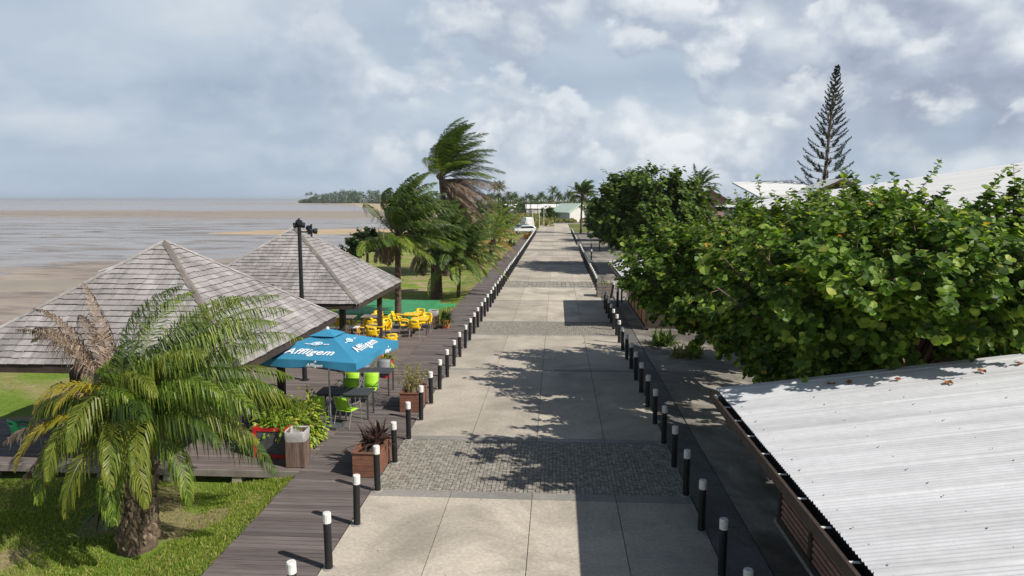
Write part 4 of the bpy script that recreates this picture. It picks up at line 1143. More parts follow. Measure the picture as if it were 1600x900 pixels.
for (az, el, L) in ((-1.9, .8, 2.6), (-1.3, .75, 2.7), (-2.4, 1.0, 2.4), (-1.6, 1.05, 2.8), (-.9, .8, 2.7), (-1.1, .5, 2.4), (-1.75, .35, 2.3), (-2.2, .5, 2.4), (-.6, .45, 2.6), (-1.45, .15, 2.1), (-2.5, .6, 2.0), (-2.2, .75, 2.1)):
    frond(cr, top-V((0,0,.12)), az, el, L, 2.0, (.08, 0, 0), 62, .64, .021, r, 1.8, mi=r.choice((0, 3)), **KW)
cr.build('crown', [M['palm'], M['palmdeep'], M['stem'], M['palmlight']], t)
for (az, el, L) in ((-2.3, .72, 2.5), (-2.5, 1.15, 2.3), (-2.0, 1.2, 2.2)):
    m = MB(); frond(m, top, az, el, L, 1.9, (-.02, -.1, 0), 60, .45, .028, r, .55, rach=.026, start=.25, N=16)
    o = m.build('frond', M['palmyel'], t); o['label'] = 'yellowing frond hanging at the seaward side'
for (az, el, L) in ((2.9, 1.05, 3.4), (3.3, 1.15, 3.3), (2.5, 1.0, 3.6), (3.5, 1.2, 3.0), (2.75, .9, 3.7), (2.2, .8, 3.2), (2.65, 1.2, 3.3), (3.05, 1.25, 2.9), (3.0, .3, 1.7), (3.5, .35, 1.7), (-2.4, .25, 1.9), (2.6, .4, 2.0), (-2.5, .6, 2.1), (3.3, .8, 2.0)):
    m = MB(); frond(m, top+V((-.1,0,-.1)), az, el, L*1.02, 1.0, (-.04, .05, 0), 70, .55, .024, r, 1.6, rach=.018, start=.25, N=16, sp=.6, drift=.3)
    m.build('dead_frond', M['palmdead'], t)
# dark fern tuft on the trunk
def rosette(name, label, cat, loc, n, L, w, mat, seed, el=(.2, 1.4), droop=.9, stem=None, group=None, spread=.05):
    r = random.Random(seed)
    o = thing(name, label, cat, loc, 0, group); m = MB()
    for k in range(n):
        az = k*2.39996+r.uniform(-.3, .3); e = r.uniform(*el)
        d = V((math.cos(az)*math.cos(e), math.sin(az)*math.cos(e), math.sin(e))); p = V((r.uniform(-spread, spread), r.uniform(-spread, spread), 0)); l_ = L*r.uniform(.65, 1.1)
        side = d.cross(V((0, 0, 1))).normalized(); P_ = [p]
        for i in range(4):
            d = (d+V((0, 0, -droop*(i+1)*.13))).normalized(); P_.append(P_[-1]+d*l_/4)
        ws = [.45, .9, 1.0, .7, .02]
        vs_ = []
        for q_, k_ in zip(P_, ws): vs_ += [q_-side*w*k_*.5, q_+side*w*k_*.5]
        m.add(vs_, [(2*i, 2*i+1, 2*i+3, 2*i+2) for i in range(4)])
    m.build('foliage', mat, o)
    if stem:
        s_ = MB(); s_.tube([(0, 0, -.2), (.01, 0, .1)], [.03, .02], 6); s_.build('stem', M['stem'], o)
    return o
def mound(name, label, loc, rr, n, l, mat, seed):
    """bushy pot plant: broad pointed leaves facing outward over an uneven dome"""
    r = random.Random(seed); o = thing(name, label, 'plant', loc); m = MB(); st = MB()
    for k in range(n):
        a = r.uniform(0, 6.28); c = r.uniform(-.35, 1); s_ = math.sqrt(1-c*c); d = V((math.cos(a)*s_, math.sin(a)*s_, c))
        q = V((d.x*rr[0], d.y*rr[1], max(-.12, d.z*rr[2])))*r.uniform(.45, 1)*(1+.22*math.sin(4*a+3*c+seed))
        ax = (d+V((r.gauss(0,.4), r.gauss(0,.4), r.gauss(-.25,.4)))).normalized(); nn = (V((r.gauss(0,.4), r.gauss(0,.4), 1))+d*.4).normalized()
        sd = nn.cross(ax).normalized(); L = l*r.uniform(.6, 1.3); w = L*r.uniform(.22, .34); dr = V((0, 0, -L*.25))
        m.add([q, q+ax*L*.45+sd*w-nn*.01, q+ax*L*.5+nn*.012, q+ax*L*.45-sd*w-nn*.01, q+ax*L+dr], [(0,2,1), (0,3,2), (2,4,1), (3,4,2)])
        if k % 12 == 0: st.tube([(0, 0, -.15), q*.5, q], [.012, .009, .005], 4, False)
    m.build('foliage', mat, o); st.build('stems', M['stem'], o); return o
rosette('fern', 'dark green fern tuft growing on the seaward side of the thick palm trunk', 'fern', (-8.38, 12.12, .42), 46, .55, .075, M['almond'], 3, (-.9, 1.1), 1.2)
rosette('spiky_plant', 'purple-brown spiky plant in the wooden planter', 'plant', (-4.24, 15.75, .5), 90, .68, .055, M['purpleleaf'], 4, (.15, 1.45), .6, True, None, .16)
mound('leafy_plant', 'yellow-green long leaved plant in the red planter', (-6.85, 16.35, .62), (.5, .36, .5), 520, .17, M['pothos'], 5)
mound('leafy_plant', 'bright yellow-green bush of broad leaves behind the near bin', (-6.35, 17.05, .30), (.46, .5, 1.0), 900, .15, M['pothos'], 6)
rosette('leafy_plant', 'yellow-green plant spilling from the red pot', 'plant', (-5.95, 23.9, .52), 70, .6, .07, M['pothos'], 7, (0, 1.4), 1.2, True, None, .1)
rosette('red_flower_spike', 'red bracts among the leaves of the red pot plant', 'flower', (-5.9, 23.75, .62), 8, .3, .06, M['redflower'], 8, (.3, 1.2), .5, None, None, .15)
rosette('leafy_plant', 'soft green plant in the terracotta pot', 'plant', (-5.35, 33.55, .36), 130, .7, .06, M['shrub'], 9, (.05, 1.5), .8, True, None, .12)
rosette('weeds', 'weeds growing out of the stone crate', 'plant', (3.15, 45.5, .72), 60, .45, .04, M['sparse'], 10, (.2, 1.5), .7, True, None, .35)
def twiggy(name, label, loc, n, h, mat, seed, lf=.035, nl=16, spread=.4):
    r = random.Random(seed); o = thing(name, label, 'plant', loc); s_ = MB(); m = MB()
    for k in range(n):
        a = r.uniform(0, 6.28); d = V((math.cos(a)*spread*r.random(), math.sin(a)*spread*r.random()*1.6, 1)).normalized(); p = V((r.uniform(-.12,.12), r.uniform(-.35,.35), 0)); P_ = [p]
        for i in range(5):
            d = (d+V((r.uniform(-.2,.2), r.uniform(-.2,.2), -.02))).normalized(); P_.append(P_[-1]+d*h/5*r.uniform(.7,1.1))
        s_.tube(P_, [.008, .007, .006, .005, .004, .003], 4)
        for i in range(nl):
            f = r.uniform(1, 5); j = min(4, int(f)); q = P_[j].lerp(P_[j+1], f-j)
            u = V((r.uniform(-1,1), r.uniform(-1,1), r.uniform(-.3,.8))).normalized(); v_ = u.cross(V((r.uniform(-1,1), r.uniform(-1,1), r.uniform(-1,1)))).normalized()
            l_ = lf*r.uniform(.7, 1.4); m.add([q, q+u*l_+v_*l_*.4, q+u*l_*2, q+u*l_-v_*l_*.4], [(0,1,2,3)])
    s_.build('stems', M['stem'], o); m.build('foliage', mat, o); return o
twiggy('straggly_plant', 'thin straggly yellow-green plant in the further wooden planter', (-4.26, 20.4, .45), 34, .95, M['sparse'], 3, .032, 26, .7)

# --- palms by the lawn
WD = (.75, .14, .08)
GPm = 'windswept palms on the lawn'
make_palm('coconut_palm', 'windswept palm with a straight bare trunk beside the far pavilion corner', (-8.05, 35.1, -.36), 4.9, (.05, .1), 38, 3.6, (.5, .1, .10), 31, 62, .95, .05, 4, GPm, (.19, .15), 1.3, .7, yel=8, elr=(-.2, 1.6), fan=2.5, skirt=1, dL=2.2, mats=[M['palmdeep'], M['palm'], M['stem']])
make_palm('coconut_palm', 'bushy palm with a thick dark trunk and brown skirt of dead fronds', (-7.9, 45.8, -.36), 3.6, (.0, .1), 40, 3.4, (.45, .1, .10), 32, 66, 1.05, .06, 12, GPm, (.42, .36), .8, .7, elr=(-.2, 1.57), fan=1.9, skirt=1, dL=2.8, mats=[M['palmdeep'], M['palm'], M['stem']])
make_palm('coconut_palm', 'low palm with a thin trunk standing close to the boardwalk', (-6.4, 45.4, -.32), 3.1, (.2, 0), 34, 3.5, (.35,.05,0), 33, 54, .8, .05, 4, GPm, (.13, .11), .85, .9, elr=(-.4, 1.4), mats=[M['palmdeep'], M['palm'], M['stem']], yel=8, skirt=1, dL=2.2)
make_palm('coconut_palm', 'tallest palm, its crown blown sideways and its dead fronds streaming', (-9.35, 60, -.36), 8.6, (-.5, 0), 36, 5.7, (.55, .12, .06), 34, 76, 1.5, .06, 44, GPm, (.26, .2), .55, .5, elr=(.25, 1.75), fan=2.2, dL=6.0, mats=[M['palmdeep'], M['palm'], M['stem']], yel=5)
make_palm('coconut_palm', 'low palm with orange tinged lower fronds arching over the boardwalk', (-7.0, 74, -.3), 2.2, (.2, 0), 24, 3.6, (.2,.05,0), 35, 36, .6, .07, 2, GPm, (.2, .16), .7, .95, mats=[M['palm'], M['palmor'], M['stem']], yel=11, elr=(-.3, 1.4))
make_palm('coconut_palm', 'dark green palm behind the orange tinged palm', (-8.3, 66, -.36), 2.6, (.2, 0), 26, 3.8, (.3,.05,0), 36, 36, .65, .07, 3, GPm, (.2, .16), .75, .9, mats=[M['palmdeep'], M['palmor'], M['stem']], yel=3)
make_palm('coconut_palm', 'yellow-green palm further along the boardwalk before the parked cars', (-7.8, 88, -.3), 3.1, (.2, 0), 24, 3.8, (.25,.05,0), 37, 30, .65, .09, 1, GPm, (.2, .16), .7, .9, mats=[M['palm'], M['palmor'], M['stem']], yel=7)
make_palm('coconut_palm', 'dense dark palm directly in front of the parked cars', (-8.6, 106, -.3), 3.6, (.2, 0), 26, 4.2, (.25,.05,0), 38, 30, .7, .1, 0, GPm, (.2, .16), .7, .9, mats=[M['palmdeep'], M['palmor'], M['stem']])
rosette('low_shrub', 'rounded yellow-brown shrub at the boardwalk edge below the parked cars', 'shrub', (-4.6, 112, 0), 90, 1.3, .25, M['palmor'], 41, (0, 1.5), .8, True, None, .4)
rosette('low_shrub', 'low green shrub on the boardwalk edge under the orange tinged palm', 'shrub', (-6.2, 96, 0), 90, 1.2, .22, M['shrub'], 42, (0, 1.5), .8, True, None, .4)

# --- broadleaf trees
def round_leaf(m, q, ax, nrm, rad, r):
    """round leaf folded along its midrib"""
    ax = (ax-nrm*ax.dot(nrm))
    if ax.length < 1e-3: return
    ax.normalize(); sd = nrm.cross(ax)
    f = r.uniform(.1, .4); cup = r.uniform(-.2, .1)
    P_ = []
    for (u, v_) in ((0, 0), (.45, .62), (1.0, .98), (1.6, .72), (1.95, 0)):
        P_.append((u, v_))
    L_ = [q+ax*rad*u+sd*rad*v_+nrm*rad*(v_*f+cup*(u-1)**2) for u, v_ in P_]
    R_ = [q+ax*rad*u-sd*rad*v_+nrm*rad*(v_*f+cup*(u-1)**2) for u, v_ in P_[1:4]]
    m.add(L_+R_, [(0, 4, 3, 2, 1), (0, 5, 6, 7, 4)])
def shoot_tree(label, name, base, stems, limbs, shoots, leaves, rad, crown, seed, mat, bark, shoot_len, group=None, stem_r=.1, cat='tree', twig_r=.012, up=.55, outw=.7):
    """stems -> curved limbs -> leafy shoots; crown(r) gives a point and an outward direction"""
    r = random.Random(seed); t = thing(name, label, cat, base, 0, group)
    wood = MB(); lf = MB(); base0 = V((0, 0, 0))
    trunkpts = []
    for (x, y, hx, hy, hz_) in stems:
        P_ = [V((x, y, -.15)), V((x+(hx-x)*.3, y+(hy-y)*.3, hz_*.45)), V((hx, hy, hz_))]
        wood.tube(P_, [stem_r*1.2, stem_r, stem_r*.75], 8); trunkpts.append((P_[1], P_[2]))
    for i in range(limbs):
        e, o = crown(r); 
        tp = min(trunkpts, key=lambda q: (q[1]-e).length); s_ = tp[0].lerp(tp[1], r.uniform(.3, 1))
        mid = s_.lerp(e, .5)+V((r.uniform(-.4, .4), r.uniform(-.4, .4), r.uniform(-.1, .5)))
        n = 6; P_ = []
        for k in range(n+1):
            f = k/n; P_.append(s_*(1-f)**2+mid*2*f*(1-f)+e*f*f)
        wood.tube(P_, [stem_r*.45*(1-.8*k/n)+.006 for k in range(n+1)], 5)
        for k in range(shoots):
            f = r.uniform(.45, 1.0); j = min(n-1, int(f*n)); q = P_[j].lerp(P_[j+1], f*n-j)
            d = (o*outw+V((r.gauss(0, .5), r.gauss(0, .5), r.gauss(up, .4)))).normalized()
            l_ = shoot_len*r.uniform(.5, 1.2); S = [q]
            for z in range(4):
                d = (d+V((r.gauss(0, .12), r.gauss(0, .12), .06))).normalized(); S.append(S[-1]+d*l_/4)
            wood.tube(S, [twig_r, twig_r*.9, twig_r*.75, twig_r*.6, twig_r*.4], 3, False)
            for z in range(leaves):
                f2 = .15+.85*(z+.5)/leaves; j = min(3, int(f2*4)); q2 = S[j].lerp(S[j+1], f2*4-j); dd = (S[j+1]-S[j]).normalized()
                a = z*2.5+r.uniform(-.5, .5); x_ = dd.cross(V((.3, .2, 1))).normalized(); y_ = dd.cross(x_)
                ax = (x_*math.cos(a)+y_*math.sin(a))+dd*.5
                nrm = (V((r.gauss(0, .6), r.gauss(0, .6), .85))+o*.5+dd*.3).normalized()
                round_leaf(lf, q2, ax, nrm, rad*r.uniform(.55, 1.25)*(1 if z < leaves-2 else .6), r)
    wood.build('trunk', bark, t); lf.build('crown', mat, t)
    return t
# big round-leaved tree over the shed
def grape_crown(r):
    while True:
        if r.random() < .20:
            d = V((r.gauss(0,1), r.gauss(0,1), r.gauss(0,1))).normalized()*r.uniform(.4, 1); q = V((6.6+d.x*3.8, 13.9+d.y*1.9, 4.75+d.z*1.05))
            return q-V((9.3, 20, 0)), (d+V((-.1, -.5, .3))).normalized()
        if r.random() < .17:
            d = V((r.gauss(0,1), r.gauss(0,1), r.gauss(0,1))).normalized(); q = V((4.5+d.x*2.3, 22.6+d.y*3.6, 4.0+d.z*1.2))
            return q-V((9.3, 20, 0)), (d+V((-.3, -.2, .2))).normalized()
        a = r.uniform(0, 6.283); c = r.uniform(-.75, 1); s_ = math.sqrt(1-c*c)
        d = V((math.cos(a)*s_, math.sin(a)*s_, c))
        k = r.uniform(.55, 1)**.5
        lump = 1+.10*math.sin(3*a+1.0)+.11*math.sin(5*a+c*5)+.08*math.sin(9*a-c*4)
        p = V((d.x*6.9*lump, d.y*7.9*lump, d.z*(3.1+max(0, d.x)*.1 if d.z > 0 else 2.4)))*k
        q = p+V((9.3, 20.6, 3.55))
        # open gaps between the leafy masses
        if math.sin(q.x*1.25+.7)+math.sin(q.y*1.1+q.x*.5)+math.sin(q.z*2.1+q.x*.9+1) < -1.25: continue
        # the branches do not push through the shed roof
        if q.y < 14.5 and q.x > 2.8 and q.z < 3.05+.135*(q.x-3)+max(0, 14-q.y)*.5: continue
        if q.y < 12.2: continue
        if q.x < 4.5 and q.z < 1.9: continue
        if q.x < 2.6 and not 18 < q.y < 27: continue
        if q.x < 4.8 and q.z < 3.5-.6*(q.x-2.2): continue
        if q.z < .8: continue
        return q-V((9.3, 20, 0)), V((d.x, d.y*1.0, d.z*1.3)).normalized()
grape = shoot_tree('big sprawling tree with round glossy leaves overhanging the near shed roof', 'sea_grape_tree', (9.3, 20, 0),
    [(-1.5, -2.2, -2.6, -3.2, 2.3), (-1.3, -1.8, -.6, -3.6, 2.6), (0, 0, .8, 1.5, 2.7), (-.6, .2, -3, 2.2, 2.4), (.8, -.6, 3, -2.5, 2.6), (.5, 1, 1.8, 4, 2.4)],
    440, 19, 19, .089, grape_crown, 51, M['grape'], M['bark'], .85, stem_r=.10, cat='tree', up=.12, outw=1.0)
# a few long upright shoots standing above the crown
def add_shoots(tree, tips, rad, seed):
    r = random.Random(seed); lf = MB(); wd = MB()
    for (b, e) in tips:
        b, e = V(b)-tree.location, V(e)-tree.location; mid = b.lerp(e, .5)+V((.1, 0, -.08)); S = []
        for k in range(7):
            f = k/6; S.append(b*(1-f)**2+mid*2*f*(1-f)+e*f*f)
        wd.tube(S, [.016-.0018*k for k in range(7)], 4, False)
        n = int((e-b).length/.048)
        for z in range(n):
            f = z/n*6; j = min(5, int(f)); q = S[j].lerp(S[j+1], f-j); dd = (S[j+1]-S[j]).normalized()
            a = z*2.5+r.uniform(-.4, .4); x_ = dd.cross(V((.3, .9, .1))).normalized(); y_ = dd.cross(x_)
            ax = x_*math.cos(a)+y_*math.sin(a)+dd*.8
            nrm = (V((r.gauss(0, .5), r.gauss(0, .5)-.3, .8))+dd*.4).normalized()
            round_leaf(lf, q, ax, nrm, rad*r.uniform(.7, 1.1)*(1-.45*z/n), r)
    wd.build('long_shoot', M['bark'], tree); lf.build('shoot_leaves', M['grape'], tree)['kind'] = 'stuff'
add_shoots(grape, [((8.6,22,5.5),(8.35,21.5,7.1)), ((9.2,20,5.6),(9.75,18.8,7.25)), ((9.5,18,5.4),(10.4,17.2,6.95)), ((9.0,19.5,5.5),(9.4,19.6,6.7)), ((10.2,18,5.3),(11.2,17.3,6.7)), ((11,18.5,5.4),(12.3,17.3,6.75)),
    ((11.2,17.5,5.1),(12.4,16.4,6.2)), ((6.6,23,5.3),(6.3,23,7.0)), ((6.2,24,5.2),(5.9,24,6.55)), ((4.6,24,5.0),(4.2,24.4,6.2)), ((7.4,21.5,5.4),(7.35,21.2,6.55)), ((3.2,22.5,3.6),(1.75,22.6,4.15)), ((3.2,21,3.4),(2.2,20.4,4.0)), ((8.2,20.5,5.4),(8.0,20,6.4)), ((10.5,19,5.5),(10.9,18.7,6.5)),
    ((5.2,15.2,3.2),(4.7,13.3,2.85)), ((6.6,15.2,3.4),(6.3,13.35,3.1)), ((4.6,15.9,3.0),(4.1,14.3,2.3))], .115, 3)
def dome(cx, rx, ry, rz, cz):
    def f(r):
        a = r.uniform(0, 6.283); c = r.uniform(-.7, 1); s_ = math.sqrt(1-c*c); d = V((math.cos(a)*s_, math.sin(a)*s_, c))
        lump = 1+.13*math.sin(3*a+cx)+.1*math.sin(5*a+c*5)
        p = V((d.x*rx*lump, d.y*ry*lump, d.z*rz))*r.uniform(.5, 1)**.5
        return p+V((0, 0, cz)), d
    return f
dark = shoot_tree('large dense dark green tree beside the road past the side path', 'dense_tree', (8.0, 63, 0), [(-.3, 0, -1, -.5, 2.6), (.3, 0, 1.2, .4, 2.8), (0, .3, .2, 1.5, 2.7)], 170, 13, 9, .21, dome(1, 5.5, 6.2, 4.0, 5.0), 61, M['dense'], M['bark'], 1.3, stem_r=.22, group='dense trees along the road')
dup(dark, (9.2, 88, 0), 2.0, 'dense tree second in line past the large dark tree', None, .72)
dup(dark, (7.6, 108, 0), 4.0, 'dense tree third in line past the large dark tree', None, .62)
dup(dark, (9.0, 128, 0), 1.0, 'dense tree fourth in line where the road meets the corner', None, .6)
dup(dark, (14.5, 52, -.5), 3.0, 'dense tree between the large dark tree and the white hall', None, .62)
# layered tree at the beach edge
def layers(r):
    k = r.choice((0, 1, 2, 3)); a = r.uniform(0, 6.28); R_ = (2.6, 2.1, 1.5, .8)[k]*math.sqrt(r.random()); return V((math.cos(a)*R_*1.1, math.sin(a)*R_, 1.2+.75*k+r.uniform(-.08, .08))), V((math.cos(a), math.sin(a), .1))
shoot_tree('dark layered almond tree at the beach edge beyond the far pavilion', 'almond_tree', (-17.2, 63, -.4), [(0, 0, .1, 0, 3.2)], 46, 9, 8, .15, layers, 71, M['almond'], M['bark'], .7, stem_r=.12, up=.15)
rosette('low_shrub', 'brown-green shrub at the foot of the orange panels', 'shrub', (4.6, 30.2, 0), 160, .8, .09, M['shrub'], 43, (0, 1.5), .9, True, None, .4)
rosette('low_shrub', 'dry shrub under the big tree beside the pavement', 'shrub', (5.2, 28.0, 0), 130, .7, .08, M['sparse'], 44, (0, 1.5), .9, True, None, .5)
# ------------------------------------------------------------------ far things
# tall pine with tiered branches
r = random.Random(81)
t = thing('norfolk_pine', 'tall narrow pine with tiered upturned branches above the roofs', 'tree', (36.9, 100, 0))
HT = 24.2
m = MB(); m.tube([(-.6,0,0), (-.3,0,10), (.1,0,18), (.55,0,HT)], [.32, .24, .15, .02], 8); m.build('trunk', M['bark'], t)
def axis(z): return V((-.6+1.15*(z/HT)**1.3, 0, z))
lf = MB(); wd = MB()
z = 7.0; k = 0
while z < HT-.3:
    f = (z-7)/(HT-7)
    L0 = 4.3*(1-f)**.95+.22
    nb = 6 if f < .75 else 5
    for b in range(nb):
        a = b*2*math.pi/nb+k*.55+r.uniform(-.15, .15); L = L0*r.uniform(.75, 1.12)
        p = axis(z+r.uniform(-.1, .1)); P_ = [p]; d = V((math.cos(a), math.sin(a), -.05+.5*f))
        for i in range(6):
            d = (d+V((.02, 0, .06+.035*i))).normalized(); P_.append(P_[-1]+d*L/6)
        wd.tube(P_, [.045-.006*i for i in range(7)], 3, False)
        st = .48*(1-f)**.6 if f < .8 else .05
        nn = int(26+44*(1-f))
        for i in range(nn):
            s_ = st+(1-st)*(i+.5)/nn; g = s_*6; j = min(5, int(g)); q = P_[j].lerp(P_[j+1], g-j); dd = (P_[j+1]-P_[j]).normalized()
            x_ = dd.cross(V((0, 0, 1))).normalized(); y_ = dd.cross(x_); th = r.uniform(0, 6.28)
            o = x_*math.cos(th)+y_*math.sin(th); w = .27*(1-.55*f)*(math.sin(math.pi*min(1, .25+.75*(s_-st)/(1-st)))**.5+.25)
            sd = dd.cross(o)*.055; tip = q+o*w+dd*.16
            lf.add([q-sd, q+sd, tip+sd*.6, tip-sd*.6], [(0, 1, 2, 3)])
    z += .98-.58*f; k += 1
wd.build('branches', M['bark'], t)['kind'] = 'stuff'; lf.build('crown', M['pine'], t)

# ------------------------------------------------------------------ buildings
def gable_house(label, loc, rz, w, d, he, hr, wall, roofm, over=.5, win=True, name='house', porch=False):
    """ridge along local Y, gable ends face -Y and +Y"""
    t = thing(name, label, 'house', loc, rz)
    m = MB(); vs = [(-w/2,-d/2,-.2),(w/2,-d/2,-.2),(w/2,-d/2,he),(0,-d/2,hr),(-w/2,-d/2,he)]
    vs += [(x, -y, z) for x, y, z in vs]
    m.add(vs, [(0,1,2,3,4), (9,8,7,6,5), (1,6,7,2), (5,0,4,9)]); m.build('wall', wall, t)
    k = (hr-he)/(w/2); rr = MB()
    for s in (-1, 1):
        a = (s*(w/2+over), he-k*over); th = .12
        p = [V((0, -d/2-over, hr+.05)), V((a[0], -d/2-over, a[1]+.05)), V((a[0], d/2+over, a[1]+.05)), V((0, d/2+over, hr+.05))]
        if s > 0: pass
        top = [q+V((0, 0, th)) for q in p]
        rr.add(p+top, [(0,1,2,3), (7,6,5,4), (0,4,5,1), (1,5,6,2), (2,6,7,3)])
    rr.build('roof', roofm, t)
    for e in (-1, 1):
        g = MB()
        for s in (-1, 1): g.bar((-s*.03, e*(d/2+over+.03), hr+.06), (s*(w/2+over), e*(d/2+over+.03), he-k*over+.06), .06+.004*s, .22)
        g.build('barge_board', M['brownroof'] if roofm is not M['greenroof'] else M['greenroof'], t)
    if win:
        for (x, z) in ((-w*.25, he*.55), (w*.22, he*.55)):
            f = MB(); f.box((x, -d/2-.02, z), (1.2, .05, 1.2)); fo = f.build('window', M['white'], t)
            f = MB(); f.box((x, -d/2-.05, z), (1.0, .03, 1.0)); f.build('pane', M['glass'], fo)
    return t
gable_house('small house with pale green roof at the far end of the road', (4.0, 206, 0), R(33), 6.6, 9, 2.9, 5.0, M['housewall'], M['greenroof'], .7, False)
h = gable_house('white house with brown gable below the tall pine', (33.0, 88, 0), R(-6), 7.6, 9, 6.6, 8.45, M['housewall'], M['hallroof'], .55)
m = MB(); m.add([(-3.3, -4.53, 6.72), (3.3, -4.53, 6.72), (0, -4.53, 8.3)], [(0,1,2)]); m.build('gable_panel', M['brownroof'], h)
gable_house('small house with pink gable just right of the dark tree', (17.0, 82, 0), R(-8), 3.6, 7, 6.2, 7.2, M['pinkwall'], M['hallroof'], .4)
# long white hall roof on the right
t = thing('hall', 'long white low-pitched hall behind the round-leaved tree', 'building', (16, 48, 0))
m = MB(); Y0, Y1 = 22-48, 73-48; X1 = 36; e = .145
N = 60
vs = []; fs = []
for i in range(N+1):
    y = Y0+(Y1-Y0)*i/N
    for j in range(7):
        x = X1*j/6; vs.append((x, y, 5.5+e*x+.02*math.sin(i*2.1)+(.035 if i % 4 == 0 else 0)))
for i in range(N):
    for j in range(6): a = i*7+j; fs.append((a, a+1, a+8, a+7))
m.add(vs, fs); roof = m.build('roof', M['hallroof'], t)
m = MB()
m.bar((-.02, Y0, 5.38), (-.02, Y1, 5.38), .08, .2); m.bar((0, Y1-.05, 5.36), (X1, Y1-.05, 5.36+e*X1), .06, .2); m.bar((0, Y0+.05, 5.36), (X1, Y0+.05, 5.36+e*X1), .06, .2)
m.build('fascia', M['dark_wood'], roof)
m = MB(); m.box((.9, (Y0+Y1)/2, 2.6), (.2, Y1-Y0-1, 5.4)); m.build('wall', M['housewall'], t)
m = MB()
for yy in (Y0+.6, Y1-.6): m.add([(1, yy, -.1), (X1-1, yy, -.1), (X1-1, yy, 5.4+e*(X1-1)), (1, yy, 5.4+e)], [(0,1,2,3)])
m.build('end_wall', M['housewall'], t)
t = thing('low_building', 'low white-roofed building left of the brown gable', 'building', (29.2, 97, 0))
m = MB(); m.box((0, 0, 3.2), (7.4, 12, 6.4)); m.build('wall', M['housewall'], t)
m = MB(); m.add([(-4.2,-6.6,6.7), (4.2,-6.6,7.0), (4.2,6.6,9.0), (-4.2,6.6,8.7), (-4.2,-6.6,6.5), (4.2,-6.6,6.8), (4.2,6.6,8.8), (-4.2,6.6,8.5)], [(0,1,2,3), (7,6,5,4), (0,4,5,1), (3,2,6,7), (0,3,7,4), (1,5,6,2)]); m.build('roof', M['hallroof'], t)

# ------------------------------------------------------------------ cars
def make_car(label, loc, rz, paint, L=4.2, W=1.75, Ht=1.5, van=False):
    t = thing('parked_car', label, 'car', loc, rz, 'cars parked at the end of the boardwalk')
    # nose towards -X
    low = [(-.5,.28),(-.5,.50),(-.47,.58),(-.30,.62),(.48,.64),(.5,.55),(.5,.28)]
    cab = [(-.28,.61),(-.14,.93),(-.08,.99),(.30,1.0),(.42,.92),(.485,.63)] if not van else [(-.34,.60),(-.24,.93),(-.2,1.0),(.46,1.0),(.49,.95),(.49,.62)]
    def loft(pts, w0, w1, mat, name, par):
        m = MB(); n = len(pts); zs = [p[1] for p in pts]; zmin, zmax = min(zs), max(zs)
        A = []; B = []
        for (x, z) in pts:
            f = (z-zmin)/(zmax-zmin); hw = (w0+(w1-w0)*f)/2
            A.append((x*L, -hw, z*Ht)); B.append((x*L, hw, z*Ht))
        m.add(A+B, [tuple(range(n)), tuple(range(2*n-1, n-1, -1))]+[(i, i+n, (i+1) % n+n, (i+1) % n) for i in range(n)])
        o = m.build(name, mat, par)
        bv = o.modifiers.new('soft_edges', 'BEVEL'); bv.width = .06; bv.segments = 2; bv.limit_method = 'ANGLE'
        return o
    body = loft(low, W, W*.96, paint, 'body', t)
    loft(cab, W*.94, W*.76, paint, 'cabin', t)
    m = MB()
    gz = [(-.235,.65),(-.145,.90),(.27,.93),(.37,.88),(.42,.66)] if not van else [(-.30,.66),(-.23,.9),(-.06,.93),(-.06,.66)]
    for s in (-1, 1):
        q = []
        for (x, z) in gz:
            f = (z-.61)/.39; hw = (W*.94+(W*.76-W*.94)*f)/2+.008; q.append((x*L, s*hw, z*Ht))
        m.face(q if s < 0 else q[::-1])
    m.build('side_window', M['glass'], t)
    m = MB(); m.face([(-.285*L, -.72, .645*Ht), (-.285*L, .72, .645*Ht), (-.165*L, .64, .91*Ht), (-.165*L, -.64, .91*Ht)]); o = m.build('windscreen', M['glass'], t); o.location.x = -.025
    for sx in (-.31, .30):
        for s in (-1, 1):
            m = MB(); m.tube([(sx*L, s*(W/2-.2), .31), (sx*L, s*(W/2-.03), .31), (sx*L, s*(W/2+.01), .31)], [.32, .32, .27], 16); wh = m.build('wheel', M['rubber'], t)
            m = MB(); m.tube([(sx*L, s*(W/2+.005), .31), (sx*L, s*(W/2+.02), .31)], [.19, .16], 12); m.build('rim', M['alu'], wh)
    for s in (-1, 1):
        m = MB(); m.box((-.49*L, s*.62, .50*Ht), (.12, .34, .13)); m.build('headlight', M['glass'], t)
        m = MB(); m.box((.497*L, s*.68, .55*Ht), (.06, .22, .25)); m.build('tail_light', M['lampred'], t)
    return t
make_car('white hatchback parked side-on at the end of the boardwalk', (-6.0, 133, -.1), R(8), M['carwhite'])
make_car('grey-blue car parked just behind the white hatchback', (-7.3, 141, -.1), R(4), M['carblue'])
make_car('tall white van behind the parked cars', (-6.4, 154, -.1), R(-75), M['carwhite'], 5.2, 2.0, 2.5, True)
for k, (x, y, hh, lab) in enumerate(((-4.75, 140, 4.2, 'thin white pole rising in front of the white van'), (-3.9, 160, 5.0, 'thin white pole at the grass edge just right of the van'), (-3.0, 166, 5.2, 'thin white pole further right at the grass edge'))):
    t = thing('flag_pole', lab, 'pole', (x, y, -.1)); m = MB(); m.tube([(0,0,0), (0,0,hh)], [.06, .045], 8); m.build('shaft', M['white'], t)
    m = MB(); m.lathe([(.0, hh-.02), (.08, hh+.03), (.08, hh+.09), (0, hh+.14)], 8); m.build('finial', M['white'], t)

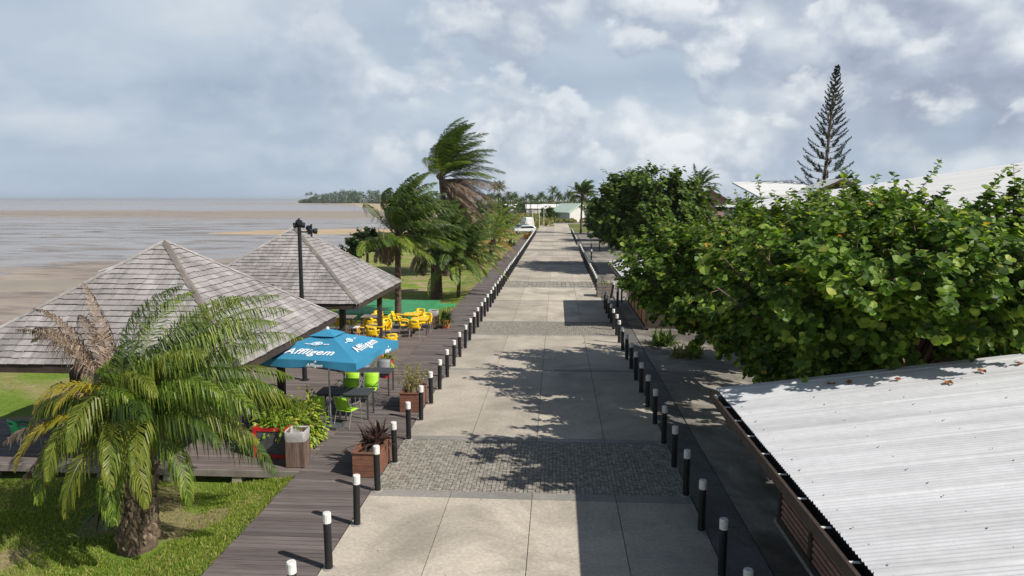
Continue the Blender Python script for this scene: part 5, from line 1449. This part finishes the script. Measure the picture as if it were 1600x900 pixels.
# ------------------------------------------------------------------ distant palms and treeline
def far_palm(seed, mat):
    r = random.Random(seed); t = thing('distant_palm', '', 'palm tree', (0,0,0), 0, 'distant palms on the skyline')
    m = MB(); m.tube([(0,0,-.3), (.2,0,5), (.6,.1,9)], [.2, .15, .12], 6); m.build('trunk', M['palmbark'], t)
    m = MB()
    for k in range(22):
        az = k*2.4; q = k/22
        frond(m, (.6, .1, 9-.2*q), az, 1.3-1.6*q, 3.1*r.uniform(.8, 1.1), .8, (.2, .05, 0), 11, .75, .22, r, .7, rach=.05, N=7)
    m.build('crown', mat, t); return t
fp = [far_palm(1, M['farpalm']), far_palm(2, M['farleaf'])]
used = [False, False]; r = random.Random(9); n = 0
pal = []
for i in range(46):
    px = 752+i*3.5+r.uniform(-3, 3); D = r.uniform(300, 420); pal.append((px, D, r.uniform(.62, .98)))
pal += [(771, 330, 1.35), (779, 335, 1.37), (862, 320, 1.15)]
pal += [(475, 1430, 1.9), (481, 1440, 2.0), (489, 1450, 1.8), (500, 1460, 1.7), (574, 1300, 2.2), (588, 1280, 2.2), (598, 1300, 2.0), (606, 1290, 2.1), (520, 1380, 2.1)]
pal.sort()
for k, (px, D, s_) in enumerate(pal):
    x = (px-870)/1100*D
    sea = D > 1000
    lab = None
    j = k % 2
    if sea:
        kk = sum(1 for q in pal[:k+1] if q[1] > 1000); lab = f'distant palm on the wooded point across the bay, {ordw(kk)} from its sea end'
    else:
        kk = sum(1 for q in pal[:k+1] if q[1] <= 1000); lab = f'distant palm on the skyline beyond the road, {ordw(kk)} from the sea side'
    if not used[j]:
        o = fp[j]; used[j] = True; o.location = (x, D, 0); o['label'] = lab; o.scale = (s_,)*3; o.rotation_euler.z = 0
    else: o = dup(fp[j], (x, D, -.2), r.uniform(-.5, .5), lab, 'distant palms on the skyline', s_)
make_palm('coconut_palm', 'windswept palm standing behind the pale green roofed house side of the road', (4.5, 132, 0), 7.2, (.2, 0), 28, 3.6, (.6,.1,.05), 45, 34, 1.2, .13, 2, None, (.2, .15), .6, .7, elr=(0, 1.5), mats=[M['palmdeep'], M['palm'], M['stem']])['label'] = 'windswept palm showing above the road end, beside the large dark tree'
make_palm('coconut_palm', 'palm crown showing between the large dark tree and the pink gable', (22, 112, 0), 8.2, (.2, 0), 22, 3.8, (.4,.1,0), 46, 22, .8, .14, 1, None, (.2, .15), .6, .7, elr=(0, 1.5), mats=[M['palmdeep'], M['palm'], M['stem']])
def leaf_mass(name, lumps, leaf, per, mat, seed):
    r = random.Random(seed); m = MB()
    for (x, y, z, rx, rz_) in lumps:
        for _ in range(int(per)):
            a = r.uniform(0, 6.28); c = r.uniform(-.5, 1); s_ = math.sqrt(1-c*c); k = r.uniform(.5, 1)**.4
            p = V((x+math.cos(a)*s_*rx*k, y+math.sin(a)*s_*rx*k, max(-.3, z+c*rz_*k)))
            u = V((r.gauss(0,1), r.gauss(0,1), r.gauss(0,.6))).normalized(); v_ = u.cross(V((r.gauss(0,1), r.gauss(0,1), r.gauss(0,1)))).normalized(); l_ = leaf*r.uniform(.6, 1.4)
            m.add([p-u*l_, p+v_*l_*.6, p+u*l_, p-v_*l_*.6], [(0,1,2,3)])
    return tag(m.build(name, mat), kind='stuff')
L_ = []
for i in range(75):
    f = r.random(); px = 470+f*250; D = 1500-f*520+r.uniform(-40, 40)
    hgt = 1.75*(5+6*math.exp(-((px-545)/38)**2)+3*math.exp(-((px-600)/30)**2))*r.uniform(.7, 1.15)
    if px < 480: hgt *= .6
    L_.append(((px-870)/1100*D, D, hgt*.35, 12*r.uniform(.7, 1.3), hgt))
leaf_mass('far_woodland', L_, 1.3, 260, M['farleaf'], 4)
L_ = []
for i in range(110):
    px = r.uniform(690, 905); D = r.uniform(330, 430); L_.append(((px-870)/1100*D, D, 1.0, r.uniform(3, 6), r.uniform(2.2, 4.6)))
leaf_mass('far_thicket', L_, .55, 200, M['farleaf'], 5)
L_ = []
for i in range(60):
    px = r.uniform(770, 872); D = r.uniform(165, 260); L_.append(((px-870)/1100*D, D, .2, r.uniform(1, 2.4), r.uniform(.5, 1.5)))
for i in range(26):
    L_.append((r.uniform(-3.5, 14), r.uniform(192, 200), .2, r.uniform(.7, 1.5), r.uniform(.5, 1.3)))
leaf_mass('roadside_scrub', L_, .22, 190, M['sparse'], 6)
L_ = []
for i in range(40):
    y = r.uniform(125, 230); L_.append((coast(y)+r.uniform(4, 18), y, .3, r.uniform(1.5, 3.2), r.uniform(.8, 2.4)))
leaf_mass('coastal_scrub', L_, .3, 200, M['shrub'], 7)
shoot_tree('dark round bush beside the pale green roofed house', 'round_bush', (-2.6, 205, 0), [(0,0,0,0,1.2)], 20, 8, 7, .3, dome(2, 2.3, 2.3, 2.2, 2.4), 91, M['dense'], M['bark'], .8, cat='bush')
dup(dark, (46, 96, 1.2), .5, 'rounded tree top showing right of the tall pine', None, .62)
# small pale buildings in the distance
for k, (px, D, w, hh, lab) in enumerate(((838, 330, 9, 2.6, 'long low white building among distant palms behind the scrub'), (793, 345, 9, 2.6, 'low white building among the distant palms, nearer the sea'), (862, 318, 8, 2.8, 'low white building just left of the pale green roofed house'),
      (556, 1330, 14, 4.0, 'white house on the wooded point across the bay, before the tallest trees'), (505, 1450, 12, 3.5, 'white house at the sea end of the wooded point'), (577, 1290, 10, 3.5, 'white house on the wooded point, toward the tall palm'))):
    gable_house(lab, ((px-870)/1100*D, D, -.3), R(90+r.uniform(-15, 15)), w*.5, w, hh, hh+1.6, M['housewall'], M['hallroof'], .4, False, 'distant_house')

# ------------------------------------------------------------------ the sea air
m = MB(); m.box((0, 9000, 11.2), (62000, 63000, 27.0)); hz_o = m.build('haze', [])
hm = NT('sea_air'); pv = hm.n('ShaderNodeVolumePrincipled'); pv.inputs['Density'].default_value = .00011; pv.inputs['Color'].default_value = (.86,.91,.97,1); pv.inputs['Anisotropy'].default_value = .2
hm.l(pv.outputs[0], hm.out.inputs['Volume']); hz_o.data.materials.append(hm.mat); tag(hz_o, kind='stuff')
